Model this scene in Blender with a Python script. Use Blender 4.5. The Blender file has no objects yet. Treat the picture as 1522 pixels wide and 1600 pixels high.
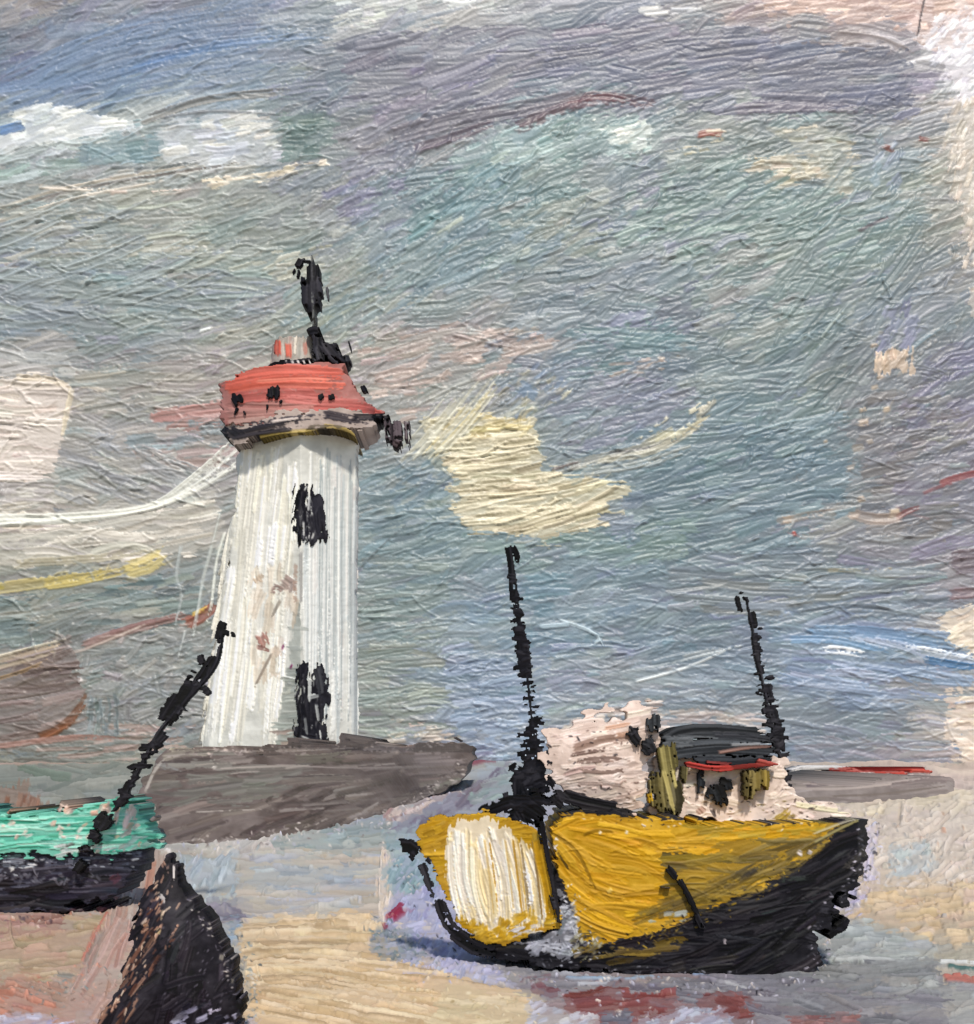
import bpy, math, random
import numpy as np
rng = np.random.default_rng(7)
random.seed(7)
sc = bpy.context.scene
COL = sc.collection

# ------------------------------------------------------------------ camera geometry
F, CX, HZ, EYE = 2091.0, 761.0, 1180.0, 3.0        # focal length, centre column, horizon row (photo pixels), eye height in metres

def world(px, py, Y):
    return (px - CX) / F * Y, Y, EYE - (py - HZ) / F * Y

# ------------------------------------------------------------------ noise tables
def blur_fft(a, s0, s1):
    f0 = np.fft.fftfreq(a.shape[0])[:, None]; f1 = np.fft.fftfreq(a.shape[1])[None, :]
    g = np.exp(-2 * (np.pi ** 2) * ((f0 * s0) ** 2 + (f1 * s1) ** 2))
    return np.real(np.fft.ifft2(np.fft.fft2(a) * g))
def norm(a): return (a - a.mean()) / a.std()
def uni(a):
    r = np.empty(a.size, np.float32); r[np.argsort(a, axis=None)] = np.linspace(0, 1, a.size, dtype=np.float32)
    return r.reshape(a.shape)
w0 = rng.standard_normal((1024, 512)); w1 = rng.standard_normal((1024, 512)); w2 = rng.standard_normal((1024, 512))
STREAK = uni(norm(blur_fft(w0, 2.2, 14)) + .8 * norm(blur_fft(w1, 6, 20)) + .25 * norm(blur_fft(w2, 1.2, 3)))   # rows 0.5 px across, columns 4 px along
SOFT = uni(norm(blur_fft(w1, 18, 10)) + .4 * norm(blur_fft(w2, 6, 5)))
m0 = rng.standard_normal((1024, 1024))
MOTTLE = norm(blur_fft(m0, 2.0, 2.0)) * .5 + norm(blur_fft(m0[::-1], 6, 6)) + norm(blur_fft(m0.T, 16, 16)) * .8
MOTTLE = (MOTTLE / MOTTLE.std()).astype(np.float32)
RUMPLE = norm(norm(blur_fft(rng.standard_normal((1024, 1024)), 1.3, 3.2)) + .8 * norm(blur_fft(rng.standard_normal((1024, 1024)), 2.5, 9))).astype(np.float32)

TOOTH = uni(norm(blur_fft(rng.standard_normal((1024, 1024)), 1.1, 1.5)) + .6 * norm(blur_fft(rng.standard_normal((1024, 1024)), 2.6, 3.4)))
def hx(c):
    if isinstance(c, str):
        c = c.lstrip('#'); return np.array([int(c[i:i + 2], 16) / 255 for i in (0, 2, 4)], np.float32)
    return np.array(c, np.float32)
def lin(c): return np.where(c <= .04045, c / 12.92, ((np.maximum(c, 0) + .055) / 1.055) ** 2.4)

# ------------------------------------------------------------------ a coat of oil paint: colour, relief and coverage over a surface
class Coat:
    def __init__(s, x0, y0, x1, y1, res=1.3, base=None):
        s.x0, s.y0, s.res = x0, y0, res
        s.nx = int((x1 - x0) / res) + 1; s.ny = int((y1 - y0) / res) + 1
        s.rgb = np.zeros((s.ny, s.nx, 3), np.float32); s.h = np.zeros((s.ny, s.nx), np.float32)
        s.a = np.zeros((s.ny, s.nx), np.float32); s.sd = np.zeros((s.ny, s.nx), np.float32)
        if base is not None: s.rgb[:] = hx(base)
    def xs(s): return s.x0 + np.arange(s.nx, dtype=np.float32) * s.res
    def ys(s): return s.y0 + np.arange(s.ny, dtype=np.float32) * s.res
    def box(s, xa, ya, xb, yb):
        i0 = max(0, int((xa - s.x0) / s.res)); i1 = min(s.nx, int((xb - s.x0) / s.res) + 2)
        j0 = max(0, int((ya - s.y0) / s.res)); j1 = min(s.ny, int((yb - s.y0) / s.res) + 2)
        return i0, i1, j0, j1

def smooth_line(P, step):
    P = np.array(P, np.float32)
    if len(P) < 3: return P
    Q = np.vstack([2 * P[0] - P[1], P, 2 * P[-1] - P[-2]]); out = []
    for i in range(1, len(Q) - 2):
        n = max(2, min(6, int(np.hypot(*(Q[i + 1] - Q[i])) / step)))
        t = np.linspace(0, 1, n, endpoint=False)[:, None]
        a, b, c, d = Q[i - 1], Q[i], Q[i + 1], Q[i + 2]
        out.append(.5 * (2 * b + (c - a) * t + (2 * a - 5 * b + 4 * c - d) * t ** 2 + (3 * b - a - 3 * c + d) * t ** 3))
    return np.vstack(out + [P[-1:]])

def stroke(C, P, w, col, var=.05, thick=1., dry=0., col2=None, alpha=1., rag=.9, clip=None, cover=True, keep=.4, tail=.55, wet=.6):
    P = smooth_line(P, max(8, w * .8)); hw = w / 2
    i0, i1, j0, j1 = C.box(P[:, 0].min() - hw - 3, P[:, 1].min() - hw - 3, P[:, 0].max() + hw + 3, P[:, 1].max() + hw + 3)
    if i1 <= i0 or j1 <= j0: return
    X = (C.x0 + np.arange(i0, i1, dtype=np.float32) * C.res)[None, :]; Y = (C.y0 + np.arange(j0, j1, dtype=np.float32) * C.res)[:, None]
    best = np.full((j1 - j0, i1 - i0), 1e9, np.float32); u = np.zeros_like(best); v = np.zeros_like(best); s = 0.
    for a, b in zip(P[:-1], P[1:]):
        d = b - a; L = float(np.hypot(*d))
        if L < 1e-3: continue
        d = d / L; dx = X - a[0]; dy = Y - a[1]
        tr = dx * d[0] + dy * d[1]; t = np.clip(tr, 0, L); vv = dy * d[0] - dx * d[1]
        q = (tr - t) ** 2 + vv ** 2; k = q < best
        best = np.where(k, q, best); u = np.where(k, s + tr, u); v = np.where(k, vv, v); s += L
    L = max(s, 1e-3)
    ou, ov = rng.integers(0, 512), rng.integers(0, 1024)
    iu = (u * .25 + ou).astype(np.int32) & 511; iv = (v * 2 + ov).astype(np.int32)
    T = STREAK[iv & 1023, iu]; T2 = STREAK[(iv + 377) & 1023, (iu + 201) & 511]; S = SOFT[(iv + 123) & 1023, iu]
    E = SOFT[(ov * 3) & 1023, iu] - .5
    he = hw * (1.04 - .3 * np.abs(E)); er = min(L * .3, w * rag)
    m = np.clip((he - np.abs(v)) / 2. + .5, 0, 1) * np.clip((u - er * (.55 * T2 + .45 * S)) / 4 + .5, 0, 1) * np.clip((L - u - er * (.6 * T + .4 * S)) / 4 + .5, 0, 1)
    tt = TOOTH[(Y.astype(np.int32) + ov) & 1023, (X.astype(np.int32) + ou) & 1023]
    f = np.clip(u / L, 0, 1); need = dry * (.3 + .9 * f) + tail * np.clip((f - .55) / .45, 0, 1) ** 2 + tail * .5 * np.clip((.16 - f) / .16, 0, 1) ** 2 + tail * .8 * np.clip(np.abs(v) / he, 0, 1) ** 5
    m = m * np.clip((.58 * T2 + .42 * tt - need) * 6 + .55, 0, 1)
    if clip is not None:
        cm, ci, cj = clip; full = np.zeros_like(m)
        a0, a1 = max(i0, ci), min(i1, ci + cm.shape[1]); b0, b1 = max(j0, cj), min(j1, cj + cm.shape[0])
        if a1 <= a0 or b1 <= b0: return
        full[b0 - j0:b1 - j0, a0 - i0:a1 - i0] = cm[b0 - cj:b1 - cj, a0 - ci:a1 - ci]; m = m * full
    sl = (slice(j0, j1), slice(i0, i1))
    c = hx(col)[None, None, :] + ((T - .5) * 2 * var)[..., None] * np.array([1, .98, .95], np.float32)
    if col2 is not None: c = c + (hx(col2) - hx(col))[None, None, :] * (np.clip(S * 1.6 - .3, 0, 1))[..., None]
    ma = (m * alpha * (wet + (1 - wet) * T))[..., None]
    C.rgb[sl] = C.rgb[sl] * (1 - ma) + c * ma
    ridge = np.exp(-((np.abs(v) - he + 1.5) / 2.0) ** 2) * (.3 + .9 * S)
    hn = C.h[sl] * keep + thick * (.5 + (T - .5) * 2.4 + ridge * .55)
    C.h[sl] = C.h[sl] * (1 - m) + hn * m
    if cover: C.a[sl] = np.maximum(C.a[sl], m)

def poly_sd(X, Y, poly):
    P = np.array(poly, np.float32); best = np.full(np.broadcast(X, Y).shape, 1e9, np.float32); ins = np.zeros(best.shape, bool)
    for a, b in zip(P, np.roll(P, -1, 0)):
        d = b - a; LL = float(d @ d) + 1e-9; dx = X - a[0]; dy = Y - a[1]
        t = np.clip((dx * d[0] + dy * d[1]) / LL, 0, 1)
        best = np.minimum(best, (dx - t * d[0]) ** 2 + (dy - t * d[1]) ** 2)
        if a[1] != b[1]: ins ^= ((a[1] > Y) != (b[1] > Y)) & (X < (b[0] - a[0]) * (Y - a[1]) / (b[1] - a[1]) + a[0])
    r = np.sqrt(best); return np.where(ins, r, -r)

def region(C, poly, edge=6., ang=0.):
    P = np.array(poly); i0, i1, j0, j1 = C.box(P[:, 0].min() - edge * 2, P[:, 1].min() - edge * 2, P[:, 0].max() + edge * 2, P[:, 1].max() + edge * 2)
    X = (C.x0 + np.arange(i0, i1, dtype=np.float32) * C.res)[None, :]; Y = (C.y0 + np.arange(j0, j1, dtype=np.float32) * C.res)[:, None]
    sd = poly_sd(X, Y, poly); a = math.radians(ang); o = rng.integers(0, 1024)
    U = (X * math.cos(a) - Y * math.sin(a)); V = (X * math.sin(a) + Y * math.cos(a))
    n = STREAK[((V * 2).astype(np.int32) + o) & 1023, ((U * .25).astype(np.int32) + o) & 511] - .5
    n2 = MOTTLE[(Y.astype(np.int32) + o) & 1023, (X.astype(np.int32) + o * 3) & 1023]
    return sd, np.clip((sd + edge * (1.3 * n + .45 * n2)) / 1.6 + .5, 0, 1), i0, j0

def block(C, poly, col, edge=5., ang=0., h=.4, var=.03, solid=True):
    """cover a shape with one coat"""
    sd, m, i0, j0 = region(C, poly, edge, ang); sl = (slice(j0, j0 + m.shape[0]), slice(i0, i0 + m.shape[1]))
    n = MOTTLE[j0 % 200:j0 % 200 + m.shape[0], i0 % 200:i0 % 200 + m.shape[1]] if m.shape[0] < 800 and m.shape[1] < 800 else 0 * m
    C.rgb[sl] = C.rgb[sl] * (1 - m[..., None]) + (hx(col)[None, None, :] + (n * var)[..., None]) * m[..., None]
    C.h[sl] = C.h[sl] * (1 - m) + h * m
    if solid: C.a[sl] = np.maximum(C.a[sl], m)
    C.sd[sl] = np.maximum(C.sd[sl], np.maximum(sd, 0))

def pick(cols): return hx(cols[rng.integers(0, len(cols))])
def patch(C, poly, cols, ang=5., L=(50, 110), w=(10, 22), dens=1.6, edge=9., var=.075, thick=1.2, dry=.14, jit=.022, bend=.08, da=6., alpha=.95, cover=True, clip=True, fill=0.):
    """many bristle strokes laid side by side inside a shape"""
    P = np.array(poly, np.float32); sd, m, i0, j0 = region(C, poly, edge, ang if not callable(ang) else 0)
    if fill:
        sl = (slice(j0, j0 + m.shape[0]), slice(i0, i0 + m.shape[1])); mf = m[..., None] * fill
        C.rgb[sl] = C.rgb[sl] * (1 - mf) + np.mean([hx(c) for c in cols], 0)[None, None, :] * mf; C.h[sl] = C.h[sl] * (1 - m) + (C.h[sl] * .5 + .7 * thick) * m
    area = abs(np.sum(P[:, 0] * np.roll(P[:, 1], -1) - np.roll(P[:, 0], -1) * P[:, 1])) / 2
    n = max(3, int(area * dens / (np.mean(L) * np.mean(w))))
    jj, ii = np.nonzero(sd > -2)
    if not len(jj): return
    for k in rng.integers(0, len(jj), n):
        x = C.x0 + (i0 + ii[k]) * C.res; y = C.y0 + (j0 + jj[k]) * C.res
        a = math.radians((ang(x, y) if callable(ang) else ang) + rng.normal(0, da)); l = rng.uniform(*L) / 2; b = rng.normal(0, bend) * l
        dx, dy = math.cos(a), -math.sin(a)
        if rng.random() < .25: dx, dy = -dx, -dy
        pts = [(x - dx * l, y - dy * l), (x - dy * b, y + dx * b), (x + dx * l, y + dy * l)]
        c = pick(cols) + rng.normal(0, jit) + rng.normal(0, jit * .35, 3)
        stroke(C, pts, rng.uniform(*w), c, var, thick * rng.uniform(.5, 1.3), max(0, dry + rng.normal(0, .1)), pick(cols), alpha, clip=(m, i0, j0) if clip else None, cover=cover, wet=.82)

def ridges(C, n, xa, ya, xb, yb, ang, da=18, L=(14, 60), w=(2.5, 4.5), thick=1.6, lift=.04):
    """thin raised threads of paint left by the brush"""
    for k in range(n):
        x, y = rng.uniform(xa, xb), rng.uniform(ya, yb); i = int((x - C.x0) / C.res); j = int((y - C.y0) / C.res)
        if not (0 <= i < C.nx and 0 <= j < C.ny): continue
        a = math.radians((ang(x, y) if callable(ang) else ang) + rng.normal(0, da)); l = rng.uniform(*L) / 2; b = rng.normal(0, .2) * l
        dx, dy = math.cos(a), -math.sin(a)
        stroke(C, [(x - dx * l, y - dy * l), (x - dy * b, y + dx * b), (x + dx * l, y + dy * l)], rng.uniform(*w), C.rgb[j, i] + lift * rng.uniform(-.2, 1.2), .02, thick * rng.uniform(.4, 1.2), .1, alpha=.45, rag=1., cover=False, keep=1., tail=.2)

def dabs(C, pts, cols, size=(5, 12), n=20, spread=6, ang=0, thick=1.8, da=25, dry=.1, el=2.2):
    pts = smooth_line(pts, 10)
    for k in range(n):
        t = rng.random() * (len(pts) - 1); i = int(t); p = pts[i] + (pts[min(i + 1, len(pts) - 1)] - pts[i]) * (t - i) + rng.normal(0, spread, 2)
        s = rng.uniform(*size); a = math.radians(ang + rng.normal(0, da)); l = s * el / 2
        stroke(C, [p - [math.cos(a) * l, -math.sin(a) * l], p + [math.cos(a) * l, -math.sin(a) * l]], s, pick(cols), .03, thick * rng.uniform(.5, 1.2), dry, rag=.9)

def flecks(C, pts, cols, n=60, spread=10, size=(1.8, 4), cover=False, el=2., ang=0, da=60, thick=2.2):
    pts = smooth_line(pts, 10)
    for k in range(n):
        t = rng.random() * (len(pts) - 1); i = int(t); p = pts[i] + (pts[min(i + 1, len(pts) - 1)] - pts[i]) * (t - i) + rng.normal(0, spread, 2)
        s = rng.uniform(*size); a = math.radians(ang + rng.normal(0, da * .6)); l = s * el * rng.uniform(.3, .9)
        stroke(C, [p - [math.cos(a) * l, -math.sin(a) * l], p + [math.cos(a) * l, -math.sin(a) * l]], s, hx(pick(cols)) + rng.normal(0, .03), .04, thick * rng.uniform(.4, 1.2), .1, rag=.8, cover=cover, tail=.8)

# ------------------------------------------------------------------ materials
KALB = .93
def paint_material(name, rough=.5, spec=.35, grain=.35, scale=9., tint=.05):
    m = bpy.data.materials.new(name); m.use_nodes = True; nt = m.node_tree; b = nt.nodes['Principled BSDF']
    at = nt.nodes.new('ShaderNodeAttribute'); at.attribute_name = 'pigment'
    co = nt.nodes.new('ShaderNodeTexCoord')
    nz = nt.nodes.new('ShaderNodeTexNoise'); nz.inputs['Scale'].default_value = scale; nz.inputs['Detail'].default_value = 5
    hs = nt.nodes.new('ShaderNodeMapRange'); hs.inputs['To Min'].default_value = 1 - tint; hs.inputs['To Max'].default_value = 1 + tint
    mx = nt.nodes.new('ShaderNodeMix'); mx.data_type = 'RGBA'; mx.blend_type = 'MULTIPLY'; mx.inputs['Factor'].default_value = 1
    bp = nt.nodes.new('ShaderNodeBump'); bp.inputs['Strength'].default_value = grain; bp.inputs['Distance'].default_value = .25 / scale
    rr = nt.nodes.new('ShaderNodeMapRange'); rr.inputs['To Min'].default_value = rough - .12; rr.inputs['To Max'].default_value = rough + .15
    l = nt.links.new
    l(co.outputs['Object'], nz.inputs['Vector']); l(nz.outputs['Fac'], hs.inputs['Value']); l(nz.outputs['Fac'], rr.inputs['Value'])
    l(at.outputs['Color'], mx.inputs['A']); l(hs.outputs['Result'], mx.inputs['B']); l(mx.outputs['Result'], b.inputs['Base Color'])
    l(rr.outputs['Result'], b.inputs['Roughness']); l(nz.outputs['Fac'], bp.inputs['Height']); l(bp.outputs['Normal'], b.inputs['Normal'])
    b.inputs['Specular IOR Level'].default_value = spec
    return m

# ------------------------------------------------------------------ meshes
def link_mesh(name, co, quads, rgb, mat, parent=None, contrast=1.1, pivot=.56):
    me = bpy.data.meshes.new(name); n, q = len(co), len(quads)
    me.vertices.add(n); me.vertices.foreach_set('co', np.ascontiguousarray(co, np.float32).ravel())
    me.loops.add(q * 4); me.loops.foreach_set('vertex_index', np.ascontiguousarray(quads, np.int32).ravel())
    me.polygons.add(q); me.polygons.foreach_set('loop_start', np.arange(0, q * 4, 4, dtype=np.int32))
    me.polygons.foreach_set('use_smooth', np.ones(q, bool))
    ca = me.color_attributes.new('pigment', 'FLOAT_COLOR', 'POINT')
    c4 = np.ones((n, 4), np.float32); lum = rgb.mean(1, keepdims=True); rgb = pivot + (lum - pivot) * contrast + (rgb - lum) * (1 + (contrast - 1) * .35); c4[:, :3] = np.clip(lin(np.clip(rgb, 0.02, .98)) * KALB, 0.004, .88); ca.data.foreach_set('color', c4.ravel())
    me.update(calc_edges=True); me.materials.append(mat)
    o = bpy.data.objects.new(name, me); COL.objects.link(o)
    if parent is not None: o.parent = parent; o.matrix_parent_inverse = parent.matrix_world.inverted()
    return o

def soften(a, n=1):
    for _ in range(n):
        p = np.pad(a, 1, mode='edge'); a = (p[1:-1, 1:-1] * 4 + p[:-2, 1:-1] + p[2:, 1:-1] + p[1:-1, :-2] + p[1:-1, 2:]) / 8
    return a

def box_blur(a, r):
    for _ in range(3):
        for ax in (0, 1):
            p = np.pad(a, [(r + 1, r) if k == ax else (0, 0) for k in (0, 1)], mode='edge').cumsum(ax, dtype=np.float64)
            a = (np.take(p, range(2 * r + 1, p.shape[ax]), ax) - np.take(p, range(0, p.shape[ax] - 2 * r - 1), ax)) / (2 * r + 1)
    return a.astype(np.float32)

def rumple(C, amp):
    y = (np.arange(C.ny) * C.res * .8).astype(int) & 1023; x = (np.arange(C.nx) * C.res * .8).astype(int) & 1023
    return RUMPLE[y][:, x] * amp

def spread_rgb(C):
    # pull the paint a little past its own edge, so a closed outline has no unpainted rim
    for r in (2, 4):
        wgt = (C.a > .5).astype(np.float32); d = box_blur(wgt, r) + 1e-4
        for c in range(3):
            g = box_blur(C.rgb[..., c] * wgt, r) / d; C.rgb[..., c] = np.where((wgt < .5) & (d > .01), g, C.rgb[..., c])
        C.a = np.maximum(C.a, (d > .02) * .51) if r == 2 else C.a

def solid(name, C, yfront, yback, mat, parent=None, relief=1., thr=.5, origin=None, rump=.25, blur=0, close=0):
    """a painted body: near skin, far skin and the rim between them. yfront / yback: metres, functions of (px, py, distance from outline)"""
    X, Y = np.meshgrid(C.xs(), C.ys()); a = (box_blur(C.a, close) > .5) if close else (C.a > thr)
    if close: spread_rgb(C)
    k = a[:-1, :-1] & a[1:, :-1] & a[:-1, 1:] & a[1:, 1:]
    h = (soften(C.h) * relief + rumple(C, rump)) * RELIEF
    sdb = box_blur(C.sd, blur) if blur else C.sd
    yf = np.broadcast_to(np.asarray(yfront(X, Y, sdb), np.float32), X.shape); yb = np.broadcast_to(np.asarray(yback(X, Y, sdb), np.float32), X.shape)
    yb = np.maximum(yb, yf + .01)
    fx, fy, fz = world(X, Y, yf); bx, by, bz = world(X, Y, yf); by = yb
    fy = fy - h * yf / F
    idx = np.arange(C.nx * C.ny).reshape(C.ny, C.nx); N = idx.size
    j, i = np.nonzero(k)
    fq = np.stack([idx[j, i], idx[j + 1, i], idx[j + 1, i + 1], idx[j, i + 1]], 1)
    bq = fq[:, ::-1] + N
    kp = np.pad(k, 1); rim = []
    for dj, di, e in ((-1, 0, ((0, 0), (0, 1))), (1, 0, ((1, 1), (1, 0))), (0, -1, ((1, 0), (0, 0))), (0, 1, ((0, 1), (1, 1)))):
        jj, ii = np.nonzero(k & ~kp[1 + dj:1 + dj + k.shape[0], 1 + di:1 + di + k.shape[1]])
        p = idx[jj + e[0][0], ii + e[0][1]]; q = idx[jj + e[1][0], ii + e[1][1]]
        rim.append(np.stack([p, q, q + N, p + N], 1))
    Q = np.vstack([fq, bq] + rim)
    co = np.vstack([np.stack([fx, fy, fz], -1).reshape(-1, 3), np.stack([bx, by, bz], -1).reshape(-1, 3)])
    rgb = np.vstack([C.rgb.reshape(-1, 3)] * 2)
    used = np.unique(Q); rm = np.zeros(2 * N, np.int32); rm[used] = np.arange(len(used))
    co = co[used]
    if origin is not None: co = co - np.array(origin)
    o = link_mesh(name, co, rm[Q], rgb[used], mat)
    if parent is not None: o.parent = parent
    return o

def thing(name, loc, label, cat):
    o = bpy.data.objects.new(name, None); COL.objects.link(o); o.location = loc; o['label'] = label; o['category'] = cat; o.empty_display_size = .3
    return o

RELIEF = .45
def interp(xs, ys): return lambda x: np.interp(x, xs, ys)

#@@SKY
# ================================================================== SKY
SKY_Y = 500.
GX = np.arange(0, 1600, 100)
GRID = {
 0: 'a39d9e 9c9a9f 9496a0 9599a5 939bab a9adb0 c3c3be b3b4b2 b0b1b2 a0a1a9 9496a0 aa9f9d c0aaa2 ccb1a7 d2b8b0 e8e0e0',
 100: '868f9d 8993a2 8a97a7 8899ae 8c9aac 9199a3 908f98 8e8d98 8b8b98 888a98 868897 858795 858693 85858f 8a878f c9c4c4',
 200: 'b0b7b9 b4b9b8 a6b0b0 b0b3b2 a5adaa 8e9796 96949a 8f8d94 90a0a2 a0aeaa 9ca3a4 a0a39e a3a69f 9aa3a0 93979a c0b7ae',
 300: 'b0b1ab aeada6 b2b2aa b3b1a6 a5a8a3 94979b 9b9ca2 8fa0a2 96a3a2 9aa5a1 959ea1 92a09e 93a3a0 97a3a2 93a09e b5aea4',
 400: '9ba3a3 9ca3a3 9fa8a5 a5aaa4 a8aca3 a6aaa2 97a3a4 91a0a2 95a1a2 97a0a0 989da2 97a1a1 929f9c 8d9b97 909c98 a59f9a',
 500: '999ea1 9a9fa3 a0a6a5 a4a8a2 a6a9a1 a9aaa0 aca8a0 a5a5a2 9d9ea1 959da3 8f9aa0 90999c 8d9a98 8a9797 8c95a0 9a9fa3',
 600: 'b9b0a8 b2aca6 aca79e b0a49c b0a49c aeaaa2 b5aca4 aba79f 9ea2a1 9699a3 9296a1 8c989b 85959a 8b9594 8f8e90 8d9096',
 700: 'b5b0ab aeaaa6 a9a6a3 b2aaa5 aaa7a3 a5a6a3 9ea5a5 aba99d a8a99f 9ca3a3 8b98a0 85949b 83949a 86949a 8e8e90 96919a',
 800: 'c0b8ac bcb5a9 b3aca1 b0a9a1 aaa7a0 9aa09f 8d9c9f 93a09f 93a09e 91a09f 8b999d 87969b 8a949a 929597 908d90 8b8c94',
 900: 'a09e90 9fa097 a09d93 9ea09b 9ea09b 9aa09d 95a09e 8e9da0 8c9ca2 8b9ba2 89999f 89959b 8a949a 8b9399 8c9197 9a9396',
 1000: '94938e 959590 9b9994 a0a09c a0a09c 9ea19c 9aa19c 929da2 8d9ba6 8e9ca4 8f9ba3 8c979f 8996a5 93a0b0 8b9bad 9da3a8',
 1100: '96918b 979590 9a9a97 a7a49f a7a49f a5a49a a3a399 97a1ae 97a2af a5a8a8 a0a2a3 93989f 8b949d 8d969e 8f97a0 b0aaa6',
 1200: '8c8e85 8a8e86 8b8d87 8d8d88 8f8e8a 918e8c 938e8e 938f97 95a0a8 a0a2a5 a0a2a3 93989f 8b949d 8d959c 9a969a b9ada4',
}
GC = np.array([[hx(c) for c in r.split()] for r in GRID.values()])
def tone(x, y):
    gx = min(max(x / 100, 0), 14.999); gy = min(max(y / 100, 0), 11.999); i, j = int(gx), int(gy); fx, fy = gx - i, gy - j
    return (GC[j, i] * (1 - fx) + GC[j, i + 1] * fx) * (1 - fy) + (GC[j + 1, i] * (1 - fx) + GC[j + 1, i + 1] * fx) * fy
AR = [-100, 100, 250, 400, 550, 700, 850, 1000, 1200]; AC = [0, 250, 500, 750, 1000, 1250, 1500]
AG = np.array([[22, 22, 14, 8, 8, 4, 6], [26, 24, 12, 16, 14, 4, 10], [12, 14, 20, 24, 16, 6, 20], [4, 6, 26, 22, 12, 14, 30], [-3, 4, 24, 10, 10, 20, 30],
               [2, -6, 18, 14, 18, 20, 16], [3, 8, 20, 14, 14, 8, 10], [6, 14, 6, 6, 8, -3, -5], [2, 2, 2, 4, 4, -4, -2]], float)
def sky_ang(x, y):
    i = min(max(np.interp(x, AC, range(7)), 0), 5.999); j = min(max(np.interp(y, AR, range(9)), 0), 7.999); a, b = int(i), int(j); f, g = i - a, j - b
    return (AG[b, a] * (1 - f) + AG[b, a + 1] * f) * (1 - g) + (AG[b + 1, a] * (1 - f) + AG[b + 1, a + 1] * f) * g

S = Coat(-700, -320, 2220, 1216, 1.5, '979d9f')
def sky_wash(n, xa, ya, xb, yb, L, w, jit, thick, dry=.1, alpha=.9, da=15, var=.07):
    for k in range(n):
        x, y = rng.uniform(xa, xb), rng.uniform(ya, yb); a = math.radians(sky_ang(x, y) + rng.normal(0, da)); l = rng.uniform(*L) / 2
        b = rng.normal(-.08, .1) * l; dx, dy = math.cos(a), -math.sin(a)
        c = tone(x + rng.normal(0, 14), y + rng.normal(0, 10)) + rng.normal(0, jit) + rng.normal(0, jit * .5, 3)
        c2 = tone(x + rng.normal(0, 45), y + rng.normal(0, 30)) + rng.normal(0, jit)
        stroke(S, [(x - dx * l, y - dy * l), (x - dy * b, y + dx * b), (x + dx * l, y + dy * l)], rng.uniform(*w), c, var, thick * rng.uniform(.4, 1.4), dry, c2, alpha)
sky_wash(900, -700, -320, 2220, 1216, (200, 420), (50, 110), .014, .9, 0)
sky_wash(2000, -40, -40, 1562, 1216, (70, 190), (16, 40), .024, 1.1, .18, .85)
SHIFT = np.array([[.06, .06, .05], [-.06, -.04, -.03], [-.05, -.005, .005], [.0, -.02, .03], [.08, .06, .03], [-.03, -.01, .02]])
def bold(n, xa, ya, xb, yb, L=(60, 170), w=(16, 44), k=1., alpha=.7):
    for _ in range(n):
        x, y = rng.uniform(xa, xb), rng.uniform(ya, yb); a = math.radians(sky_ang(x, y) + rng.normal(0, 8)); l = rng.uniform(*L) / 2; dx, dy = math.cos(a), -math.sin(a); b = rng.normal(-.1, .12) * l
        stroke(S, [(x - dx * l, y - dy * l), (x - dy * b, y + dx * b), (x + dx * l, y + dy * l)], rng.uniform(*w), tone(x, y) + SHIFT[rng.integers(0, 6)] * k * rng.uniform(.4, 1.1), .07, 1.5 * rng.uniform(.5, 1.2), .3, None, alpha)
for xa, xb in ((-460, -20), (1545, 1980)):             # the sky goes on beside the frame
    sky_wash(620, xa, -60, xb, 1216, (70, 190), (16, 40), .024, 1.1, .18, .85); bold(160, xa, -40, xb, 1200, k=1.3); bold(200, xa, -40, xb, 1200, (30, 90), (8, 22), 1.3, .75)
bold(500, -40, -40, 1562, 1200, k=1.3)
bold(700, -40, -40, 1562, 1200, (30, 90), (8, 22), 1.3, .75)
def sp(poly, cols, ang=8, **k): patch(S, poly, cols.split(), ang, **k)
def ss(P, w, col, **k): stroke(S, P, w, col, **k)
# top band: cream gap, pink and white worn corner
sp([(520, -40), (850, -40), (840, 12), (770, 18), (705, 12), (660, 38), (560, 46), (510, 34)], 'cfcdc4 c2c2bd d6d6d2 b9bab8', 12, L=(25, 70), w=(8, 18), edge=12)
sp([(1000, 14), (1040, 5), (1100, 14), (1080, 28), (1020, 32)], 'c9c7c4 bdbcbe', 8, L=(20, 50), w=(6, 12), edge=8)
sp([(-40, -40), (260, -40), (120, 8), (60, 20), (-40, 30)], 'aaa29f b3aaa5 9c9799', 20, L=(30, 80), w=(8, 18), edge=12, dry=.35)
sp([(1190, -40), (1600, -40), (1600, 80), (1470, 78), (1420, 52), (1350, 40), (1290, 26), (1210, 20)], 'd9bbac d3b2a3 dfc3b8 c8a99e', 6, fill=.6, L=(20, 60), w=(8, 18), edge=14, dry=.2)
sp([(1462, 30), (1600, 10), (1600, 210), (1500, 160), (1478, 110), (1450, 70)], 'e9e4e6 ece7e9 d6d0d3', 50, fill=.5, L=(12, 34), w=(7, 14), edge=16, thick=2)
sp([(1500, 150), (1600, 150), (1600, 520), (1512, 470), (1505, 380), (1490, 290), (1478, 220)], 'd3c3b2 c8bcae dbd0c4', 70, L=(12, 40), w=(6, 14), edge=18, thick=1.8, dry=.2, fill=.6)
ss([(1447, -10), (1440, 20), (1436, 45), (1430, 80)], 5, '4a4044', dry=.3); 
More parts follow.
